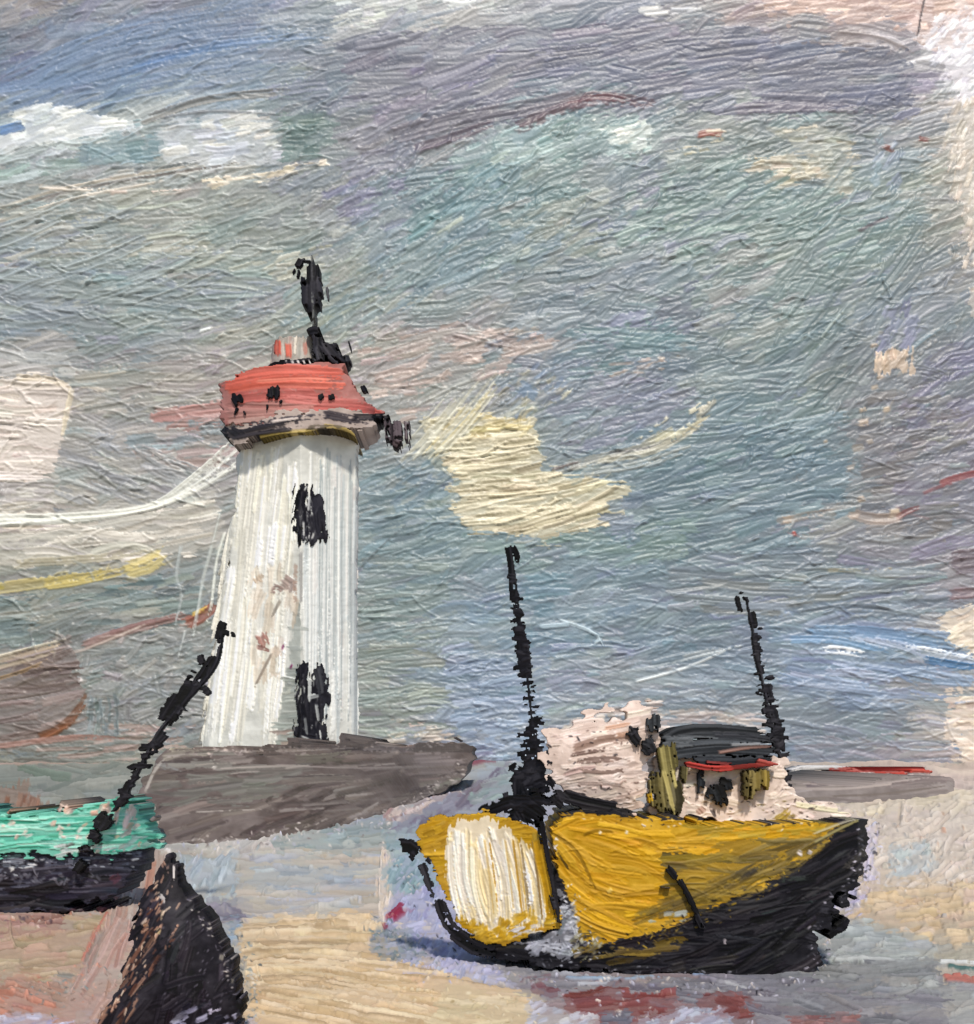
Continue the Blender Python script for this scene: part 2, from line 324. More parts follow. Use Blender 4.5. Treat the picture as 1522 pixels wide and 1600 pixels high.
# blue sweeps at top left
for P, w, c, al in (([(0, 165), (120, 110), (260, 70), (420, 50), (520, 48)], 46, '8799b2', .45), ([(-20, 140), (150, 118), (280, 84), (380, 66), (470, 62)], 20, '7c98bf', .6), ([(180, 118), (290, 84), (395, 64)], 12, '7398c8', .7),
                    ([(330, 70), (440, 60), (530, 55)], 12, '869fc2', .6), ([(0, 175), (110, 142), (230, 110)], 22, '8497b0', .5), ([(60, 55), (140, 45), (200, 60)], 24, '8ea0b5', .5), ([(-10, 208), (20, 200), (44, 192)], 16, '6c92c8', .9)):
    ss(P, w, c, alpha=al, dry=.2, thick=1.4, var=.06)
for k in range(26):
    y = rng.uniform(20, 150); ss([(rng.uniform(-30, 60), y + 90), (180, y + 20), (rng.uniform(340, 480), y - 28)], rng.uniform(5, 12), tone(200, 100) + rng.normal(0, .03) + np.array([-.02, 0, .04]), dry=.3, alpha=.6, thick=1.3)
# pale cloud bank at left
sp([(18, 182), (60, 160), (140, 172), (214, 196), (210, 206), (130, 216), (60, 230), (-40, 250), (-40, 214), (34, 202)], 'd6d6d2 dedcd3 ccced0', 14, L=(25, 60), w=(10, 22), edge=6, fill=.7)
sp([(-40, 240), (120, 226), (132, 270), (-40, 306)], 'aebbb5 b4bbb8 a3b3ac bfc2c2', 10, L=(40, 100), w=(8, 16))
sp([(126, 216), (245, 203), (275, 232), (240, 250), (160, 262), (124, 246)], '97adb1 8fa5a9 9eadb2', 8, L=(25, 60), fill=.6)
sp([(242, 200), (330, 182), (424, 176), (432, 216), (444, 254), (330, 264), (268, 250)], 'cecdca c8c9cf d6d3ca c3c4ca', 6, L=(25, 60), w=(10, 20), fill=.6)
sp([(330, 182), (424, 178), (430, 212), (360, 216)], 'c8c6bd d0cabd', 10, L=(20, 50), w=(8, 14))
sp([(432, 180), (500, 176), (535, 190), (512, 226), (496, 250), (444, 250), (446, 216)], '879a96 8c9d97 82938f', 6, L=(25, 60), fill=.7)
sp([(300, 282), (400, 262), (510, 246), (514, 258), (430, 284), (330, 296)], 'e4d4ba e6d8c3 dacab6', 9, L=(25, 60), w=(6, 12), edge=6, thick=2)
sp([(170, 262), (360, 250), (420, 262), (240, 300), (150, 310)], 'b9b6ad b0b4b0 c3beb4', 12, L=(30, 70), w=(6, 12), thick=1.8)
for P, w, c in (([(-20, 340), (90, 304), (200, 282), (330, 262), (480, 240)], 5, '8b7f78'), ([(-20, 332), (90, 297), (200, 276), (310, 257)], 5, 'd8c9b6'), ([(-20, 352), (120, 310), (260, 282)], 6, 'd0c4b4'), ([(60, 292), (140, 296), (190, 286)], 8, 'd9cbbb'),
                ([(170, 262), (250, 262), (330, 248)], 5, '7c8080'), ([(170, 302), (240, 300), (300, 296)], 8, 'd2beb0'), ([(440, 180), (330, 174), (220, 190)], 5, '8d8f92'), ([(215, 196), (320, 160), (450, 146)], 8, 'a49f98'), ([(230, 180), (330, 152), (460, 138)], 6, '8a8886')):
    ss(P, w, c, dry=.2, thick=2)
sp([(-40, 330), (200, 300), (330, 300), (330, 400), (-40, 420)], 'aaaaa2 b3b2a8 a0a6a2 b9b6aa', 6, L=(50, 130), w=(8, 18), dry=.3)
# mauve top
sp([(520, 60), (830, 40), (1100, 36), (1400, 80), (1440, 190), (1300, 190), (1020, 160), (880, 180), (700, 215), (560, 200)], '8b8b98 858795 908f98 8a8a96 93919a', lambda x, y: sky_ang(x, y), L=(60, 140), w=(12, 28), edge=14, dry=.15)
for P, w, c, al in (([(800, 205), (900, 160), (960, 155), (1035, 168)], 24, '7d6268', .75), ([(880, 160), (940, 152), (990, 160)], 12, '8a5f63', .7), ([(600, 215), (700, 190), (800, 172), (930, 145)], 30, '857d85', .7), ([(640, 235), (700, 218), (780, 190)], 16, '7c6a74', .7), ([(1140, 172), (1260, 165), (1360, 172)], 22, '857a86', .6), ([(1180, 150), (1300, 158), (1400, 175)], 20, '7f7d8c', .7)):
    ss(P, w, c, alpha=al, dry=.2, thick=1.4)
sp([(840, 60), (1180, 50), (1420, 90), (1440, 170), (1200, 160), (980, 140), (840, 150)], '7e808f 82849a 787a88 888a98', 6, L=(70, 160), w=(16, 34), edge=16, dry=.2, alpha=.7)
sp([(640, 330), (760, 250), (900, 250), (860, 330), (720, 420), (600, 440)], '8a9fa2 91a5a5 859a9f', 32, L=(60, 140), w=(14, 30), edge=16, dry=.3, alpha=.7)
sp([(860, 520), (1040, 500), (1090, 540), (960, 580), (860, 580)], '7f989d 86a0a2 7b929b', 6, L=(60, 140), w=(14, 28), edge=14, dry=.25, alpha=.7)
sp([(1000, 720), (1320, 640), (1330, 860), (1000, 860)], '7d9099 82969d 788a95', 12, L=(70, 160), w=(16, 34), edge=16, dry=.25, alpha=.7)
# turquoise and cream of the centre
sp([(700, 246), (770, 204), (880, 192), (1010, 182), (1014, 232), (900, 244), (800, 262), (730, 300)], 'aebfbb a3b7b5 bcc8c2 98adad', 24, fill=.4, L=(25, 70), w=(8, 16), thick=1.8)
sp([(915, 190), (1010, 182), (1008, 232), (960, 226), (930, 214)], 'dcdcd0 cdd2c9 e2dfd2', 14, fill=.6, L=(18, 44), w=(7, 13), thick=2)
sp([(620, 330), (690, 270), (770, 250), (800, 300), (730, 350), (640, 390)], '8aa2a5 93a8a8 86a0a4', 32, L=(30, 80), w=(10, 20), dry=.25)
sp([(500, 300), (560, 270), (640, 280), (620, 330), (540, 360)], '908fa5 9a99a9 8f95a3', 20, L=(30, 70), dry=.3)
sp([(840, 175), (1000, 180), (1000, 210), (900, 225), (820, 215)], '95a6a5 a3b3ae 8da3a3', 14, L=(20, 60), w=(6, 14), dry=.3)
ss([(1084, 214), (1108, 207), (1134, 212)], 12, 'a9685a', thick=2); ss([(1100, 206), (1125, 204), (1140, 205)], 6, 'd0bda5')
sp([(1036, 240), (1070, 222), (1140, 214), (1150, 224), (1080, 240)], 'c4bca2 bcb7a2', 10, L=(18, 44), w=(6, 10))
sp([(1146, 262), (1180, 246), (1240, 240), (1300, 262), (1290, 276), (1200, 288), (1180, 268)], 'cdbfa6 d6c7b0 c2b8a5', 4, L=(20, 50), w=(7, 13), thick=1.8, fill=.6)
sp([(1200, 200), (1330, 205), (1340, 250), (1330, 330), (1300, 300), (1250, 236)], 'c0baa8 b6b5a8 c8bea9 a9afa8', 8, fill=.5, L=(20, 60), w=(7, 14), dry=.3)
ss([(1376, 226), (1388, 232), (1400, 236)], 9, '9e655b'); ss([(1432, 216), (1446, 218), (1456, 222)], 9, '8f5a54')
sp([(1366, 210), (1420, 220), (1400, 300), (1360, 290)], '98a8ae a5adb8', 50, L=(18, 50), dry=.3)
sp([(980, 300), (1150, 230), (1250, 290), (1340, 300), (1380, 400), (1250, 420), (1080, 420), (940, 380)], '93a39f 8fa29c 9aa7a2 8d9f9e', 24, L=(40, 90), w=(8, 18), dry=.25)
sp([(1000, 240), (1040, 240), (1030, 330), (990, 330)], '9a9faa a0a3aa', 30, L=(20, 50), dry=.35)
sp([(770, 320), (960, 300), (950, 400), (800, 420)], 'a0a79f a6a9a0 9aa4a0', 24, L=(30, 80), w=(7, 14), dry=.35)
sp([(1080, 380), (1260, 380), (1260, 520), (1150, 560), (1080, 500)], 'a0a5a1 a6a8a4 98a3a0', 22, L=(40, 90), w=(10, 20), dry=.2)
ss([(1268, 350), (1330, 340), (1380, 330)], 6, '9aa3a0'); ss([(1340, 362), (1375, 345), (1390, 338)], 6, '7b6a72')
for k in range(40):
    x, y = rng.uniform(1240, 1440), rng.uniform(280, 620); ss([(x - 40, y + 45), (x, y), (x + 34, y - 48)], rng.uniform(6, 14), tone(x, y) + rng.normal(0, .025), dry=.3, alpha=.8, thick=1.3)
# left middle: long shallow strokes
sp([(-40, 400), (330, 390), (460, 420), (440, 500), (200, 500), (-40, 540)], '9ba3a4 a1a8a6 979ea5 a6aaa5', -4, L=(80, 170), w=(8, 18), dry=.2)
for k in range(34):
    x, y = rng.uniform(-20, 330), rng.uniform(330, 470); ss([(x - 60, y + 24), (x, y + 4), (x + 70, y - 28)], rng.uniform(3, 6), tone(x, y) + rng.uniform(-.02, .1), dry=.15, alpha=.8, thick=2.2)
sp([(380, 400), (520, 380), (520, 410), (430, 440)], 'bdb9a6 c2bfae b5b3a6', 14, L=(25, 60), w=(6, 12), dry=.3)
ss([(310, 520), (322, 516), (334, 513)], 8, 'd9d9d4', thick=2.4); ss([(300, 514), (316, 510)], 4, '6d7070')
sp([(430, 440), (600, 420), (720, 330), (720, 440), (590, 500), (520, 540), (440, 520)], 'a0a8a3 98a5a4 a9aca2 93a1a4', 32, L=(40, 90), w=(7, 14), dry=.25)
sp([(590, 410), (700, 350), (800, 330), (780, 430), (640, 470), (580, 460)], '8fa0a5 8a9ca2 96a4a4', 30, L=(40, 90), w=(10, 22), dry=.2)
# warm pinkish strokes round the tower head
sp([(560, 540), (700, 508), (850, 520), (880, 545), (740, 600), (640, 660), (580, 630)], 'bca9a0 c2ada3 b3a8a0 c6b2a6', 14, L=(40, 100), w=(8, 18), dry=.25)
sp([(120, 580), (350, 560), (350, 640), (110, 650)], 'aca79d b3aba0 a8a59d', 6, L=(50, 110), w=(7, 15), dry=.25)
sp([(218, 642), (300, 632), (400, 622), (400, 650), (300, 668), (228, 672)], 'c69a92 bf9890 cba59c', 4, L=(60, 120), w=(10, 18))
ss([(225, 655), (320, 640), (420, 630)], 18, 'c8968d', thick=1.5)
sp([(190, 660), (360, 655), (370, 700), (200, 700)], '9ca3a3 97a0a3', 2, L=(40, 90), dry=.25)
sp([(210, 705), (380, 695), (375, 726), (220, 740)], 'b9a49f b3a29d bda69d', 5, L=(50, 110), w=(10, 18))
sp([(90, 700), (240, 700), (340, 740), (260, 790), (90, 800)], 'a9a7a5 a3a2a0 b0adaa', -24, L=(40, 100), w=(6, 12), dry=.25, thick=1.6)
sp([(-40, 590), (60, 584), (119, 600), (108, 648), (94, 700), (82, 750), (-40, 756)], 'd8c6b8 d6cabf cdbfb4 dccfc2', -3, L=(70, 130), w=(9, 16), edge=6, thick=2.2, dry=.04, da=2, fill=.9, dens=2.2)
ss([(20, 590), (70, 592), (114, 604)], 12, 'dccbb2', thick=3); ss([(114, 604), (106, 640), (96, 690)], 9, 'dbcbb0', thick=2.6, dry=.2)
# long white ribbon running to the tower
sp([(-40, 810), (200, 806), (330, 770), (352, 860), (200, 880), (-40, 880)], 'd2c9bb c6bcae dad0c2 bdb5a9', 3, L=(70, 150), w=(8, 16), dry=.2, fill=.5)
sp([(-40, 800), (120, 800), (120, 830), (-40, 836)], 'd3c7b6 d6c9b4', 1, L=(60, 120), w=(8, 14))
for k in range(9): ss([(-30, 806 + k * 2), (120, 806 + k), (230, 796 - k * .5), (310, 764 - k * 3.5), (374, 716 - k * 5)], rng.uniform(4, 8), hx('dcd9cd') + rng.normal(0, .025), dry=.1, thick=2.6)
ss([(-30, 808), (120, 806), (230, 793), (310, 762), (372, 722)], 13, 'dedacd', thick=2.6)
for P, w, c in (([(-20, 922), (100, 905), (190, 892), (262, 862)], 20, 'd2bd7c'), ([(180, 895), (230, 882), (270, 858)], 30, 'd8c27c'), ([(60, 915), (140, 902), (210, 885)], 20, 'd0b96c'), ([(-20, 918), (10, 918)], 8, 'd0bd5c'), ([(20, 880), (160, 872), (260, 850)], 16, 'b9ae94')):
    ss(P, w, c, dry=.3, alpha=.85, thick=1.5)
sp([(-40, 940), (150, 920), (300, 890), (330, 950), (240, 990), (110, 1010), (-40, 1010)], '8a9794 848f8c 929a94 7f8d90', 6, L=(50, 120), w=(9, 18), dry=.2)
sp([(110, 1000), (200, 975), (330, 985), (325, 1150), (120, 1150), (120, 1060)], '9c9b97 a1a19c 979895 a6a29c', 20, L=(20, 60), w=(7, 16), dry=.2, thick=1.6, da=30)
for P, w, c in (([(120, 1012), (200, 985), (300, 958)], 16, 'a08078'), ([(284, 978), (312, 964), (342, 940)], 24, 'b0644f'), ([(298, 962), (330, 947)], 7, 'dab65f'), ([(170, 990), (240, 972), (290, 966)], 10, '95726c'), ([(185, 1010), (195, 990)], 8, 'c9b9b4'),
                ([(284, 850), (276, 900), (284, 930), (274, 980)], 6, 'bfc2bd'), ([(332, 850), (318, 900), (310, 950), (300, 1000)], 6, 'c9cbc4'), ([(345, 800), (330, 860), (314, 920)], 4, 'c4c4ba'), ([(352, 830), (338, 880), (330, 950), (318, 985)], 5, 'd6d4c6'), ([(290, 985), (278, 1030)], 4, 'bcbdb8'), ([(-20, 968), (100, 952), (230, 925)], 4, 'b9bfb9'), ([(110, 1020), (140, 1012), (230, 975)], 5, 'c5b2a4'),
                ([(130, 1060), (116, 1066)], 10, 'd8c8c4'), ([(115, 1108), (128, 1106)], 8, 'd6cac4')):
    ss(P, w, c, dry=.15, alpha=.9, thick=2.2)
sp([(150, 1130), (330, 1130), (330, 1170), (160, 1170)], 'b59f95 a9a097 bda69a', 4, L=(30, 80), w=(6, 12), dry=.3)
sp([(130, 1090), (190, 1090), (190, 1150), (130, 1150)], '87908f 8d9594', 90, L=(30, 60), w=(5, 10), dry=.3)
sp([(-60, 1030), (0, 1024), (60, 1006), (106, 1000), (118, 1030), (130, 1060), (136, 1090), (110, 1130), (60, 1160), (-60, 1168)], '8f7f7a 97877f 86766f a08e86', lambda x, y: np.interp(y, [1010, 1150], [14, 6]), L=(70, 130), w=(8, 15), edge=10, thick=1.7, da=4, fill=.6)
for P, w, c in (([(-40, 1042), (30, 1022), (105, 1002)], 12, 'cdb598'), ([(-40, 1052), (40, 1032), (100, 1014)], 7, 'd9c6a8'), ([(-20, 1066), (40, 1048), (80, 1030)], 7, 'bb9c78'), ([(-20, 1030), (50, 1012), (108, 998)], 5, 'dccfb8'), ([(54, 1156), (100, 1135), (130, 1100), (138, 1082)], 15, '8f6248'), ([(60, 1156), (110, 1130)], 8, 'a06a48')): ss(P, w, c, dry=.2, thick=2)
sp([(-60, 1165), (60, 1160), (230, 1150), (240, 1216), (-60, 1216)], '8f8c82 969289 a8958a 888a84', 3, L=(50, 110), w=(6, 12))
ss([(-40, 1172), (60, 1158), (140, 1152), (220, 1160)], 10, 'b0897c', dry=.25)
# right of the tower
sp([(560, 700), (680, 740), (720, 840), (690, 900), (560, 900)], '8b9b9f 879a9f 919d9d', 14, L=(50, 100), w=(8, 16), dry=.2)
sp([(560, 880), (700, 860), (700, 1010), (560, 1010)], '94a09e 99a29d 8f9c9b', 4, L=(60, 120), w=(7, 14), dry=.2, thick=1.6)
sp([(560, 1000), (690, 1000), (720, 1150), (560, 1150)], 'a0a59b a5a89c 9aa39c', 2, L=(50, 120), w=(7, 14), dry=.2, thick=1.5)
sp([(690, 1010), (860, 1010), (870, 1190), (720, 1190), (700, 1100)], '98a3b3 9aa6b8 93a0b2 a3abb6', 6, L=(40, 90), w=(8, 16), edge=10, dry=.15)
sp([(580, 1130), (640, 1122), (726, 1150), (715, 1166), (600, 1168)], 'c2b9a8 b9aca0 c9b8a9', 3, L=(18, 50), w=(6, 11), dry=.3, thick=2)
sp([(740, 1110), (850, 1100), (850, 1180), (760, 1190)], 'a5b1bf 9caabb b0b6bf', 4, L=(20, 60), w=(6, 12), dry=.3)
sp([(620, 720), (690, 720), (720, 770), (660, 800), (610, 790)], '8b9ba3 8698a0', 30, L=(20, 60), w=(8, 14), dry=.25)
# cream cloud
sp([(660, 652), (720, 642), (836, 652), (842, 700), (850, 730), (905, 738), (975, 764), (962, 822), (862, 840), (742, 836), (716, 800), (704, 750), (684, 704)], 'd6c9ab dbd0b2 cabd9f d3c6a6 c2b596', lambda x, y: np.interp(x, [690, 850, 960], [2, 10, 28]), L=(60, 130), w=(6, 13), edge=10, thick=2.6, dry=.1, da=4, fill=.8, dens=2.6, var=.1)
sp([(664, 652), (730, 644), (836, 654), (830, 676), (740, 690), (690, 690)], 'd4c08a d8c696 cfbb8a', 4, L=(40, 90), w=(9, 16), thick=1.8)
for k in range(26):
    t = rng.random(); x = 618 + 90 * t + rng.normal(0, 8); y = 705 - 40 * t + rng.normal(0, 14)
    ss([(x, y + 20), (x + 42, y - 24), (x + 90, y - 84)], rng.uniform(3, 6), pick(['d8d2bc', 'cfc9b4', 'c3bda9', 'd9c898', 'b3b2a6']), dry=.2, alpha=.85, thick=2.2)
sp([(770, 590), (850, 570), (900, 600), (860, 650), (790, 650)], 'b3b0a2 9ba3a6 8f9cac c2b99f', 40, L=(18, 50), w=(5, 10), dry=.25, thick=2)
ss([(806, 600), (826, 612), (846, 624)], 22, '8799ac', dry=.2)
sp([(860, 600), (1000, 580), (1110, 610), (1010, 680), (900, 710), (850, 670)], '9296a4 8e94a0 999aa6', 14, L=(40, 90), w=(8, 18), dry=.2)
sp([(910, 500), (1060, 500), (1080, 540), (960, 570), (900, 560)], '8a9da0 849a9f 92a0a4', 6, L=(40, 90), w=(10, 20), dry=.2)
sp([(930, 575), (1060, 555), (1060, 570), (960, 592)], 'b9a9a0 c4b3a3', 8, L=(18, 50), w=(5, 9), dry=.35)
sp([(1000, 692), (1030, 660), (1116, 616), (1118, 660), (1060, 690), (1010, 706)], 'd0c8aa c8c0a8 bdb8a4', 34, L=(30, 80), w=(6, 11), thick=2, dry=.15)
for P, w, c in (([(880, 730), (960, 712), (1060, 688)], 20, 'b0ada0'), ([(950, 708), (1010, 700), (1078, 684)], 4, '6f6a6e'), ([(930, 720), (1020, 705), (1100, 660)], 12, 'c2bba6'), ([(860, 735), (885, 728), (908, 722)], 6, '7a706c'), ([(900, 740), (1000, 725), (1110, 690)], 16, 'a5a9a3')): ss(P, w, c, dry=.25, thick=1.8)
sp([(960, 750), (1110, 690), (1320, 640), (1330, 800), (1200, 860), (1000, 850)], '84959b 88999c 80929a 8b9aa0', 14, L=(50, 110), w=(10, 22), dry=.15)
sp([(730, 845), (960, 825), (1100, 800), (1100, 870), (820, 900)], '8c9f9b 91a29d 889b9c', 9, L=(50, 110), w=(10, 20), dry=.15)
sp([(940, 790), (1010, 760), (1000, 850), (950, 850)], '8795a3 8f99a5', 12, L=(30, 70), dry=.2)
# right side
sp([(1372, 490), (1420, 470), (1450, 510), (1420, 545), (1370, 548)], '9a9cb0 9fa1b4 9296a8', 60, L=(18, 50))
sp([(1370, 552), (1420, 542), (1426, 580), (1368, 582)], 'dcc3aa d6bba2', 85, L=(18, 40), w=(8, 14), edge=7, thick=2, fill=.8)
sp([(1340, 600), (1500, 590), (1522, 700), (1480, 850), (1350, 840)], '8e8c8e 918c8a 8a8c92 94908f', 12, L=(40, 90), w=(8, 18), dry=.2)
for x, y, r in ((1350, 660, 12), (1340, 700, 11), (1345, 780, 10), (1350, 640, 8), (1368, 605, 8), (1335, 805, 12), (1398, 803, 16), (1230, 812, 12), (1366, 540, 8), (1376, 520, 6), (1360, 690, 8), (1330, 730, 9), (1385, 640, 8), (1376, 590, 7), (1290, 690, 5)):
    ss([(x - r, y + 2), (x + r, y - 2)], r, pick(['c9b5a2', 'cdb8a0', 'b9ac9f']), dry=.15, thick=2)
for P, w, c, al in (([(1396, 812), (1420, 798), (1440, 792)], 9, '9a5f5f', .9), ([(1466, 758), (1490, 748), (1540, 736)], 12, 'b4605f', .9), ([(1440, 772), (1470, 760), (1500, 752)], 6, 'a5686a', .8), ([(1210, 818), (1260, 806), (1310, 800)], 14, 'bda99b', .7), ([(1320, 800), (1370, 812), (1420, 806)], 20, 'c3ab9b', .7), ([(1236, 836), (1246, 832)], 8, 'c2574c', .95), ([(1480, 880), (1540, 875)], 40, '807076', .8), ([(1470, 930), (1540, 925)], 20, '8d6e70', .7)):
    ss(P, w, c, alpha=al, dry=.2, thick=1.6)
sp([(1040, 890), (1340, 880), (1480, 880), (1480, 960), (1200, 970), (1040, 960)], '8a949a 8d9599 909492 868f97', 1, L=(80, 170), w=(7, 14), dry=.2, thick=1.5)
ss([(1290, 892), (1380, 890), (1460, 891)], 7, 'b9a98a', dry=.35, alpha=.7)
sp([(1220, 985), (1522, 985), (1522, 1100), (1300, 1090), (1220, 1060)], '8fa0b5 97a5ba 8a9cb4 a5afc0', -8, L=(70, 150), w=(7, 14), dry=.25, thick=1.6)
for P, w, c, al in (([(1250, 985), (1380, 990), (1540, 1020)], 20, '7fa3c4', .7), ([(1220, 1000), (1300, 1000), (1400, 1020)], 14, '80a8cc', .7), ([(1278, 1014), (1320, 1017), (1372, 1027)], 14, 'e6e4e0', .95), ([(1410, 1008), (1470, 1018), (1540, 1032)], 8, 'dfe2e4', .9), ([(1440, 1030), (1500, 1040), (1540, 1046)], 14, '4f7ba5', .9), ([(1280, 1050), (1340, 1052), (1420, 1062)], 14, 'b6bacb', .7), ([(1360, 1090), (1380, 1095), (1400, 1085)], 22, 'a9b3c2', .6), ([(1470, 1140), (1500, 1144), (1540, 1142)], 14, '5f87ac', .8), ([(1480, 1165), (1530, 1170)], 10, '6f93b4', .8), ([(1300, 1030), (1420, 1046), (1540, 1075)], 10, 'a9b6c8', .7), ([(1300, 1075), (1430, 1090), (1540, 1096)], 8, '96a5bb', .7)):
    ss(P, w, c, alpha=al, dry=.25, thick=1.8, rag=1.6)
sp([(1468, 975), (1500, 950), (1600, 925), (1600, 1030), (1522, 1020), (1475, 1005)], 'd6c5b0 dccdb9 cfbdab', 20, L=(15, 44), w=(7, 14), edge=12, fill=.85)
sp([(1480, 1090), (1522, 1080), (1600, 1080), (1600, 1216), (1490, 1216), (1500, 1160), (1486, 1130)], 'd6c5b2 dccab8 cfbdae', 5, L=(15, 44), w=(7, 13), edge=14, fill=.85)
sp([(860, 1090), (1000, 1070), (1180, 1090), (1230, 1130), (1230, 1200), (860, 1200)], '96a0a8 9aa0a6 8f9aa4 a0a3a8', -2, L=(60, 130), w=(7, 14), dry=.2)
sp([(1030, 1100), (1100, 1100), (1210, 1122), (1200, 1145), (1060, 1140)], 'b9aea8 c3b6ac a89c9c', -5, L=(40, 90), w=(5, 10), dry=.3)
sp([(860, 1140), (930, 1112), (985, 1092), (1040, 1094), (1040, 1180), (860, 1190)], 'cbb9ae d3c2b6 bfb0aa', 8, L=(18, 50), w=(6, 13), dry=.2)
sp([(1220, 1150), (1480, 1150), (1490, 1205), (1220, 1205)], '8d959e 949aa2 9a98a0 a09aa2', 1, L=(70, 150), w=(6, 12), dry=.25, thick=1.6)
for P, w, c in (([(930, 1058), (1040, 1038), (1166, 1008)], 5, 'bcc2c2'), ([(990, 1066), (1080, 1040), (1166, 1000)], 5, 'd0d2cf'), ([(870, 968), (920, 985), (936, 1000), (916, 1010)], 6, 'b9c6ca'), ([(840, 980), (900, 975)], 8, 'a9b9c0'), ([(560, 890), (600, 850), (650, 806)], 4, '767f80'), ([(1270, 640), (1310, 600), (1345, 560)], 6, '6f7f80'), ([(1160, 680), (1230, 660), (1290, 652)], 4, 'a3b6ba'), ([(1280, 530), (1300, 505), (1320, 484)], 5, 'b9c2bb')): ss(P, w, c, dry=.1, thick=2.4)
ridges(S, 1100, -20, -20, 500, 560, sky_ang, 14)
ridges(S, 2600, 480, 140, 1500, 720, lambda x, y: sky_ang(x, y) + 12, 22, L=(12, 46))
ridges(S, 1300, 560, 700, 1522, 1190, sky_ang, 18)
ridges(S, 600, 0, 560, 380, 1180, sky_ang, 25)
ridges(S, 900, -460, -40, -10, 1190, sky_ang, 20); ridges(S, 900, 1530, -40, 1980, 1190, sky_ang, 20)
for k in range(60): ss([(0, 0), (0, 0)], 1, '000000') if False else None

sky_oil = paint_material('sky_paint', .42, .45, .35, .8, .05)
X, Y = S.xs(), S.ys()
ci = np.unique(np.concatenate([np.arange(0, S.nx, 6), np.nonzero((X > -460) & (X < 1980) & (np.arange(S.nx) % 2 == 0))[0], np.nonzero((X > -24) & (X < 1546))[0], [S.nx - 1]]))
ri = np.unique(np.concatenate([np.arange(0, S.ny, 6), np.nonzero(Y > -20)[0], [S.ny - 1]]))
def wrinkle(C, ang, sc=1.):
    a = math.radians(ang); x = C.xs()[None, :] / sc; y = C.ys()[:, None] / sc
    u = (x * math.cos(a) - y * math.sin(a)).astype(np.int32) & 1023; v = (x * math.sin(a) + y * math.cos(a)).astype(np.int32) & 1023
    r = RUMPLE[v, u]; return .55 * r + .7 * np.maximum(r - .7, 0) ** 1.5
mo = MOTTLE[(np.arange(S.ny) // 5) & 1023][:, (np.arange(S.nx) // 5) & 1023]
k1 = np.clip(.5 + .5 * mo, 0, 1)[..., ] ; kx = np.clip((S.xs() - 380) / 200, 0, 1)[None, :]
wr = kx * (k1 * wrinkle(S, 26) + (1 - k1) * wrinkle(S, 6)) + (1 - kx) * (k1 * wrinkle(S, 10) + (1 - k1) * wrinkle(S, -4))
h = .62 * soften(S.h) + wr * (.03 + .24 * np.clip(.45 + .7 * MOTTLE[(np.arange(S.ny) // 7) & 1023][:, (np.arange(S.nx) // 7) & 1023], 0, 1))
h = h * np.interp(S.ys(), [140, 240], [.66, 1.])[:, None]
h = h[np.ix_(ri, ci)]
PX, PY = np.meshgrid(X[ci], Y[ri]); wx, wy, wz = world(PX, PY, np.full_like(PX, SKY_Y)); wy = wy - h * SKY_Y / F * 1.05
idx = np.arange(PX.size).reshape(PX.shape)
q = np.stack([idx[:-1, :-1], idx[1:, :-1], idx[1:, 1:], idx[:-1, 1:]], -1).reshape(-1, 4)
sky_rgb = S.rgb[np.ix_(ri, ci)].reshape(-1, 3); sky_rgb = sky_rgb * (np.array([.88, .9, .915], np.float32) + .07 * np.clip((sky_rgb.mean(1, keepdims=True) - .68) / .12, 0, 1))
sky = link_mesh('sky', np.stack([wx, wy, wz], -1).reshape(-1, 3), q, sky_rgb, sky_oil, contrast=1.3, pivot=.58); sky['kind'] = 'structure'

#@@GROUND
# ================================================================== GROUND
G = Coat(-420, 1190, 1960, 1760, 1.4, 'b0a698')
GG = {1190: '8b8f86 888d85 8a8a80 8a8a80 8a8780 8a8684 8b868a 8f8c98 93a0a2 a0a2a3 a9a3a0 b0a69e b5a89e b9ab9d c2b0a3 c9b5a6',
      1300: '8f9088 94938b a09a90 a6a6a0 b3b1a8 b5b2a7 93a5a8 9ca3b0 a3a6b3 a9a9b0 b3aca4 bdb2a4 c4b8aa c7bcaf c9bfb2 cdbfb4',
      1400: 'a08d80 a68f82 b29a8c 9ba5ab b7b3a5 c5b9a3 a3a6b5 a9aac4 a9aac0 a9a9b8 b0aaa6 b9aea0 bfb4a6 c6b69e cbb594 c9b79d',
      1500: 'b59a86 b89a88 bba090 b3a290 ccb08c d2b792 cfb494 b5afc0 98979f 8e8c92 8a888e 868589 84868a 86898b 9a9f9c b1aa98',
      1600: 'b0968b b39c96 a88a80 a9a4b5 c8ae8e cdb595 d0b996 cdbd9a c9bba0 8c7d80 8c6463 8a7a7c 7e7b80 87837f 9a928f a3a3a0',
      1700: 'b0968b b39c96 b09a8a b0a498 c8ae8e cdb595 d0b996 c4b498 a99a90 8c7d80 8c7470 8a7a7c 8a847f 97908a a39a90 a8a39a'}
GCC = np.array([[hx(c) for c in r.split()] for r in GG.values()]); GR = list(GG)
def gtone(x, y):
    gx = min(max(x / 100, 0), 14.999); gy = min(max(np.interp(y, GR, range(6)), 0), 4.999); i, j = int(gx), int(gy); f, g = gx - i, gy - j
    return (GCC[j, i] * (1 - f) + GCC[j, i + 1] * f) * (1 - g) + (GCC[j + 1, i] * (1 - f) + GCC[j + 1, i + 1] * f) * g
